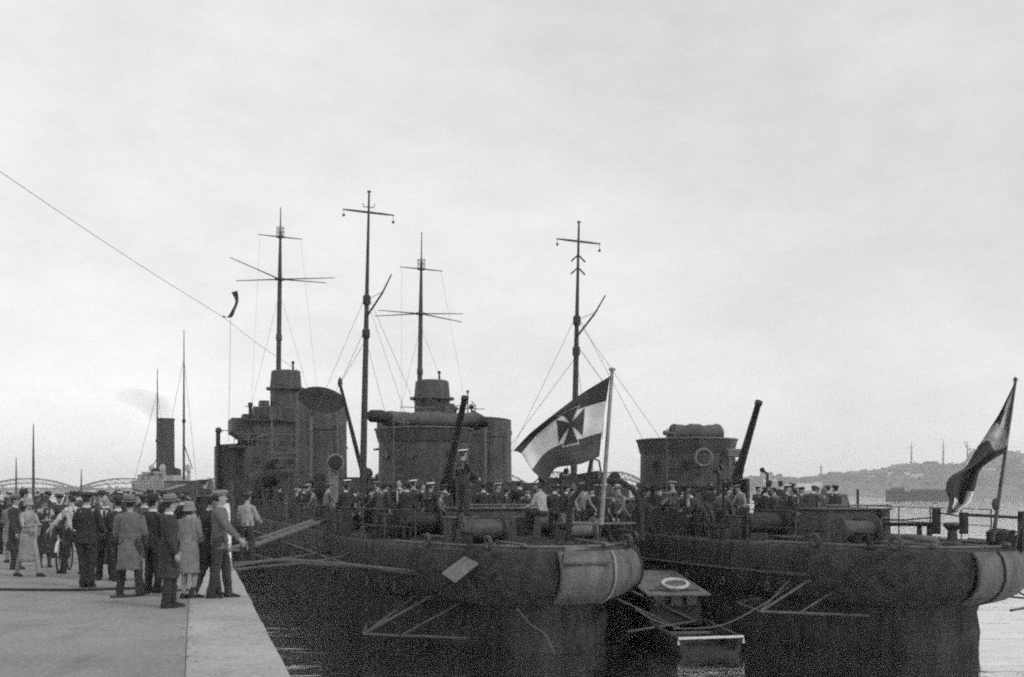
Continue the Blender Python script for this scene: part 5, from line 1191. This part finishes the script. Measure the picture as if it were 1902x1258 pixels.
# smoke
b = MB(); rr = []
c0 = P(314, 781, 168)
pts = [(307, 781, 1.1), (304, 772, 1.9), (297, 762, 2.3), (285, 752, 2.1), (268, 744, 1.9), (246, 737, 1.6), (218, 731, 1.2)]
for x_, y_, r_ in pts:
    c_ = P(x_, y_, 168); rr.append([c_ + Vector((r_ * .6 * math.cos(a), r_ * math.sin(a), r_ * .8 * math.cos(a + .5))) for a in [2 * math.pi * q_ / 12 for q_ in range(12)]])
b.loft(rr)
msm = bpy.data.materials.new('smoke'); msm.use_nodes = True; t = msm.node_tree; t.nodes.clear()
o_ = nn(t, 'ShaderNodeOutputMaterial'); pv = nn(t, 'ShaderNodeVolumePrincipled'); pv.inputs['Color'].default_value = (.1, .1, .1, 1)
tcs = nn(t, 'ShaderNodeTexCoord'); ns = nn(t, 'ShaderNodeTexNoise'); ns.inputs['Scale'].default_value = .5; ns.inputs['Detail'].default_value = 3
rs = nn(t, 'ShaderNodeMapRange'); rs.inputs['From Min'].default_value = .18; rs.inputs['From Max'].default_value = .75; rs.inputs['To Min'].default_value = 0; rs.inputs['To Max'].default_value = .09
t.links.new(tcs.outputs['Object'], ns.inputs['Vector']); t.links.new(ns.outputs['Fac'], rs.inputs[0]); t.links.new(rs.outputs[0], pv.inputs['Density']); t.links.new(pv.outputs[0], o_.inputs['Volume'])
tag(b.build('smoke', msm, smooth=True), 'thin dark smoke drifting left from the steamship funnel', 'smoke', kind='stuff')
# small masts left
for px, yt, Y, nm in ((62, 788, 150, 'tall bare mast left of the steamship beyond the crowd'), (30, 850, 190, 'short faint mast near the left edge'), (151, 872, 200, 'short faint mast where two bridge arches meet')):
    p = P(px, 905, Y); zt = P(px, yt, Y).z
    bo_ = thing('sailing_barge', nm + ', rising from a low barge', 'boat', (p.x, p.y, WZ), R(70))
    b = MB(); rr = []
    for f_ in range(9):
        t_ = f_ / 8; w_ = 2 * (1 - abs(2 * t_ - 1) ** 2.6) + .1; rr.append([(-8 + 16 * t_, w_ * a, (1.7 + .6 * (2 * t_ - 1) ** 2) * c_) for a, c_ in ((-1, 1), (-.7, -.1), (.7, -.1), (1, 1))])
    b.loft(rr); b.build('hull', M_BLACK, bo_, smooth=True)
    b = MB(); b.tube([(0, 0, 1.5), (0, 0, (zt - WZ) * .6), (0, 0, zt - WZ)], [.2, .15, .06], 8); b.build('mast', M_MAST, bo_, smooth=True)

# ------------------------------------------------------------------ far arch bridge across the river
M_STEEL = mat('bridge steel', .08, .8); M_STONE = mat('bridge stone', .16, .9)
brg = thing('railway_bridge', 'long steel bridge of low truss arches spanning the river far behind the ships', 'bridge', (0, 0, 0))
def BY(px): return 1000 - 300 * (px + 100) / 1500
knots = [-220, -40, 140, 320, 500, 680, 850, 985, 1085, 1205, 1330]
for a_, c_ in zip(knots[:-1], knots[1:]):
    hi_y = 889 if a_ < 800 else 877; base_y = lambda px: 908 + (px - 140) * .0012 - (6 if px > 800 else 0)
    top, low, bot = [], [], []
    K = 12
    for i in range(K + 1):
        t_ = i / K; px = a_ + (c_ - a_) * t_; e = 4 * t_ * (1 - t_); Y = BY(px)
        top.append(P(px, base_y(px) - (base_y(px) - hi_y) * e, Y)); low.append(P(px, base_y(px) + 1.5 - (base_y(px) - hi_y) * .62 * e ** 1.2, Y)); bot.append(P(px, base_y(px) + 1, Y))
    b = MB()
    for dy in (0, 6):
        o_ = Vector((0, dy, 0)); b.tube([p + o_ for p in top], .55, 6); b.tube([p + o_ for p in low], .45, 6); b.tube([bot[0] + o_, bot[-1] + o_], .6, 6)
        for i in range(K + 1):
            b.tube([top[i] + o_, bot[i] + o_], .18, 4)
            if i < K: b.tube([top[i] + o_, low[i + 1] + o_], .22, 4)
    b.build('arch_truss', M_STEEL, brg)
    b = MB(); p = bot[0]; b.box((p.x, p.y + 3, (p.z + WZ - 1) / 2), (5, 12, p.z - WZ + 1)); b.build('pier', M_STONE, brg)

# ------------------------------------------------------------------ far shore
M_HILL = mat('hillside', .10, .95, .5, .02, .5, .2)
prof = [(-200, 906), (200, 907), (700, 906), (900, 905), (1100, 903), (1250, 900), (1330, 896), (1375, 888), (1400, 884), (1430, 882), (1450, 885), (1480, 889), (1500, 886), (1525, 885), (1560, 884), (1572, 876), (1590, 876), (1630, 873), (1660, 864), (1680, 861), (1740, 861), (1790, 861), (1802, 836), (1830, 830), (1860, 834), (1902, 840), (1990, 838), (2200, 850), (2500, 880)]
b = MB(); NX = 270; rowsN = 14; vs_ = []
def prof_y(px):
    for (a, ya), (c_, yc) in zip(prof, prof[1:]):
        if a <= px <= c_: return ya + (yc - ya) * (px - a) / (c_ - a)
    return 905
for j in range(rowsN + 1):
    tj = j / rowsN
    for i in range(NX + 1):
        px = -200 + 2690 * i / NX; Y = 1150 + 420 * tj
        zt = P(px, prof_y(px), 1400).z
        f_ = min(1, (tj / .6)) ** .85 if tj < .6 else 1 - (tj - .6) * .8
        n__ = noise.noise(Vector((px * .035, tj * 7, 0))) * 2.2 * min(1, tj * 4) * (1 if px > 1330 else .3)
        z = WZ + (zt - WZ) * f_ + n__ + (.9 if tj > 0 else -2)
        p = P(px, 905, Y); vs_.append((p.x, p.y, z))
n = NX + 1
b.add(vs_, [(j * n + i, j * n + i + 1, (j + 1) * n + i + 1, (j + 1) * n + i) for j in range(rowsN) for i in range(NX)])
tag(b.build('hill', M_HILL, smooth=True), kind='structure')
rnd = random.Random(3)
hl = ['low pale house', 'long shed', 'gabled house', 'dark barn-like house', 'small house', 'white-walled house', 'narrow house', 'broad warehouse']
spots = [(1438, 894), (1475, 897), (1503, 896), (1548, 893), (1575, 886), (1600, 892), (1640, 884), (1671, 881), (1705, 872), (1722, 893), (1745, 880), (1765, 869), (1820, 862), (1842, 853), (1868, 872), (1890, 858), (1410, 896), (1620, 900), (1690, 900)]
spots2 = [(rnd.randint(1395, 1930), rnd.uniform(.12, .97)) for _ in range(44)]
spots2 = [(px, 905 - (905 - prof_y(px)) * f_) for px, f_ in spots2]
M_ROOF = mat('roof tiles', .06, .9); M_W1 = mat('plaster pale', .6, .9); M_W2 = mat('plaster dull', .17, .9)
order = {}
for k_, (px, py) in enumerate(spots):
    Y = 1150 + 252 * min(1, max(.15, (905 - py) / max(6, 905 - prof_y(px)))) - 6
    p = P(px, py + 3, Y); w_ = rnd.uniform(10, 20) if px != 1671 else 26; h_ = rnd.uniform(4, 7); pale = px in (1671, 1890, 1503) or rnd.random() < .2
    hs_ = thing('hill_house', '%s on the far hillside, %s from the left along the shore' % (('pale' if pale else 'grey') + (' wide' if w_ > 15 else ' small') + ' house', ['first', 'second', 'third', 'fourth', 'fifth', 'sixth', 'seventh', 'eighth', 'ninth', 'tenth', 'eleventh', 'twelfth', 'thirteenth', 'fourteenth', 'fifteenth', 'sixteenth', 'seventeenth', 'eighteenth', 'nineteenth'][sorted(s_[0] for s_ in spots).index(px)]), 'house', (p.x, p.y, p.z - 3), R(rnd.uniform(-15, 15)), 'houses on the far hillside')
    b = MB(); b.box((0, 0, h_ / 2), (w_, 9, h_ + 2)); wl = b.build('wall', M_W1 if pale else M_W2, hs_)
    b = MB(); b.add([(-w_ / 2 - .4, -5, h_ + 1), (w_ / 2 + .4, -5, h_ + 1), (w_ / 2 + .4, 5, h_ + 1), (-w_ / 2 - .4, 5, h_ + 1), (-w_ / 2 - .4, 0, h_ + 4), (w_ / 2 + .4, 0, h_ + 4)], [(0, 1, 5, 4), (2, 3, 4, 5), (0, 4, 3), (1, 2, 5), (0, 3, 2, 1)])
    b.box((w_ * .25, 1.2, h_ + 4), (1, 1, 2.2)); b.build('roof', M_ROOF, hs_)
    b = MB()
    for q_ in range(int(w_ / 4)): b.box((-w_ / 2 + 2.2 + q_ * 3.7, -4.53, h_ * .55), (1.2, .1, 1.6))
    b.build('windows', M_BLACK, hs_)
for px, yb, yt, lab in ((1693, 862, 822, 'left tall mast on the hill crest'), (1752, 862, 819, 'middle tall mast on the hill crest, thicker near its base'), (1797, 862, 820, 'stout forked mast on the hill crest beside the limp flag'), (1525, 888, 861, 'thin short mast standing over the low hill left of the barge')):
    a_, c_ = P(px, yb + 6, 1380), P(px, yt, 1380); ms = thing('signal_mast', lab, 'mast', tuple(a_))
    h_ = c_.z - a_.z; b = MB(); b.tube([(0, 0, 0), (0, 0, h_ * .6), (0, 0, h_)], [1.3 if px != 1525 else .7, .9, .4], 8); b.tube([(-3, 0, h_ * .8), (3, 0, h_ * .8)], .35, 6)
    if px == 1797: b.tube([(0, 0, h_ * .7), (-4, 0, h_)], .6, 6)
    b.build('pole', M_STEEL, ms)
for px, py in spots2:
    Y = 1150 + 252 * min(1, max(.12, (905 - py) / max(6, 905 - prof_y(px)))) - 8
    p = P(px, py + 2.5, Y); w_ = rnd.uniform(8, 19); h_ = rnd.uniform(4, 8); pale = rnd.random() < .25
    hs_ = thing('hill_house', 'tiny %s house among the crowded roofs of the far hillside town' % ('pale' if pale else 'grey'), 'house', (p.x, p.y, p.z - 3), R(rnd.uniform(-25, 25)), 'tiny %s houses of the far hillside town' % ('pale' if pale else 'grey'))
    b = MB(); b.box((0, 0, h_ / 2), (w_, 8, h_ + 2)); b.build('wall', M_W1 if pale else M_W2, hs_)
    b = MB(); b.add([(-w_ / 2 - .4, -4.5, h_ + 1), (w_ / 2 + .4, -4.5, h_ + 1), (w_ / 2 + .4, 4.5, h_ + 1), (-w_ / 2 - .4, 4.5, h_ + 1), (-w_ / 2 - .4, 0, h_ + 3.6), (w_ / 2 + .4, 0, h_ + 3.6)], [(0, 1, 5, 4), (2, 3, 4, 5), (0, 4, 3), (1, 2, 5), (0, 3, 2, 1)]); b.build('roof', M_ROOF, hs_)
b = MB()
for _ in range(620):
    px = rnd.uniform(1240, 2100) if rnd.random() < .85 else rnd.uniform(-150, 1240); f_ = rnd.random() ** .8; py = 906 - (906 - prof_y(px)) * f_
    Y = 1150 + 252 * min(1, max(.1, f_)); c_ = P(px, py + 1, Y) + Vector((0, 0, rnd.uniform(-1, 1.5))); r_ = rnd.uniform(1.4, 3.6)
    for q_ in range(5):
        o_ = Vector((rnd.uniform(-r_, r_), rnd.uniform(-r_, r_), rnd.uniform(-r_ * .3, r_ * .8))); e_ = r_ * rnd.uniform(.3, .6)
        b.add([c_ + o_ + Vector(d_) * e_ for d_ in ((1, 0, 0), (-1, 0, 0), (0, 1, 0), (0, -1, 0), (0, 0, 1), (0, 0, -1))], [(0, 2, 4), (2, 1, 4), (1, 3, 4), (3, 0, 4), (2, 0, 5), (1, 2, 5), (3, 1, 5), (0, 3, 5)])
tag(b.build('distant_trees', mat('distant foliage', .06, .95, .5, .1)), 'rough scrub and tree clumps covering the far hillside', 'trees', kind='stuff')
# moored barge (dark) at right
p = P(1712, 915, 560); bg_ = thing('barge', 'long low dark barge moored off the far shore, left of the limp flag', 'boat', (p.x, p.y, WZ), R(2))
b = MB(); rr = []
for f_ in range(13):
    t_ = f_ / 12; w_ = 4 * (1 - abs(2 * t_ - 1) ** 5) + .2; rr.append([(-18 + 36 * t_, w_ * a, (4.4 + .8 * (2 * t_ - 1) ** 4) * c_) for a, c_ in ((-1, 1), (-.8, -.1), (.8, -.1), (1, 1))])
b.loft(rr); b.build('hull', M_BLACK, bg_, smooth=True)
b = MB(); b.box((-12, 0, 5.4), (5, 5, 2)); b.box((3, 0, 4.9), (16, 5.5, 1.0)); b.build('deckhouse', M_GEAR, bg_)
# dark lighter behind the outer ship
p = P(1556, 915, 95); lt = thing('lighter', 'dark square-ended lighter lying beyond the outer ship stern', 'boat', (p.x, p.y, WZ), R(8))
b = MB(); b.box((0, 6, 1.3), (3.9, 14, 3.2), top=1.04); lth = b.build('hull', M_BLACK, lt, bevel=.1)
b = MB(); b.box((-.2, 5, 3.45), (3.3, 9, 1.1), top=.9); b.build('hatch_cover', M_CANVAS, lt, bevel=.1)
b = MB(); b.tube([(1.5, -.6, 2.9), (1.5, -.6, 4.4)], .12, 8); b.tube([(-1.5, -.6, 2.9), (-1.5, -.6, 3.6)], .12, 8); b.build('post', M_BLACK, lt)

# ------------------------------------------------------------------ haze over the river
b = MB(); b.box((0, 1700, 29.2), (6400, 3700, 67.4))
mh = bpy.data.materials.new('haze'); mh.use_nodes = True; t = mh.node_tree; t.nodes.clear()
o_ = nn(t, 'ShaderNodeOutputMaterial'); pv = nn(t, 'ShaderNodeVolumePrincipled'); pv.inputs['Color'].default_value = (.97, .97, .97, 1); pv.inputs['Density'].default_value = .00035; pv.inputs['Anisotropy'].default_value = .2
t.links.new(pv.outputs[0], o_.inputs['Volume'])
hz = b.build('haze', mh); tag(hz, 'pale river haze filling the air', 'haze', kind='stuff')
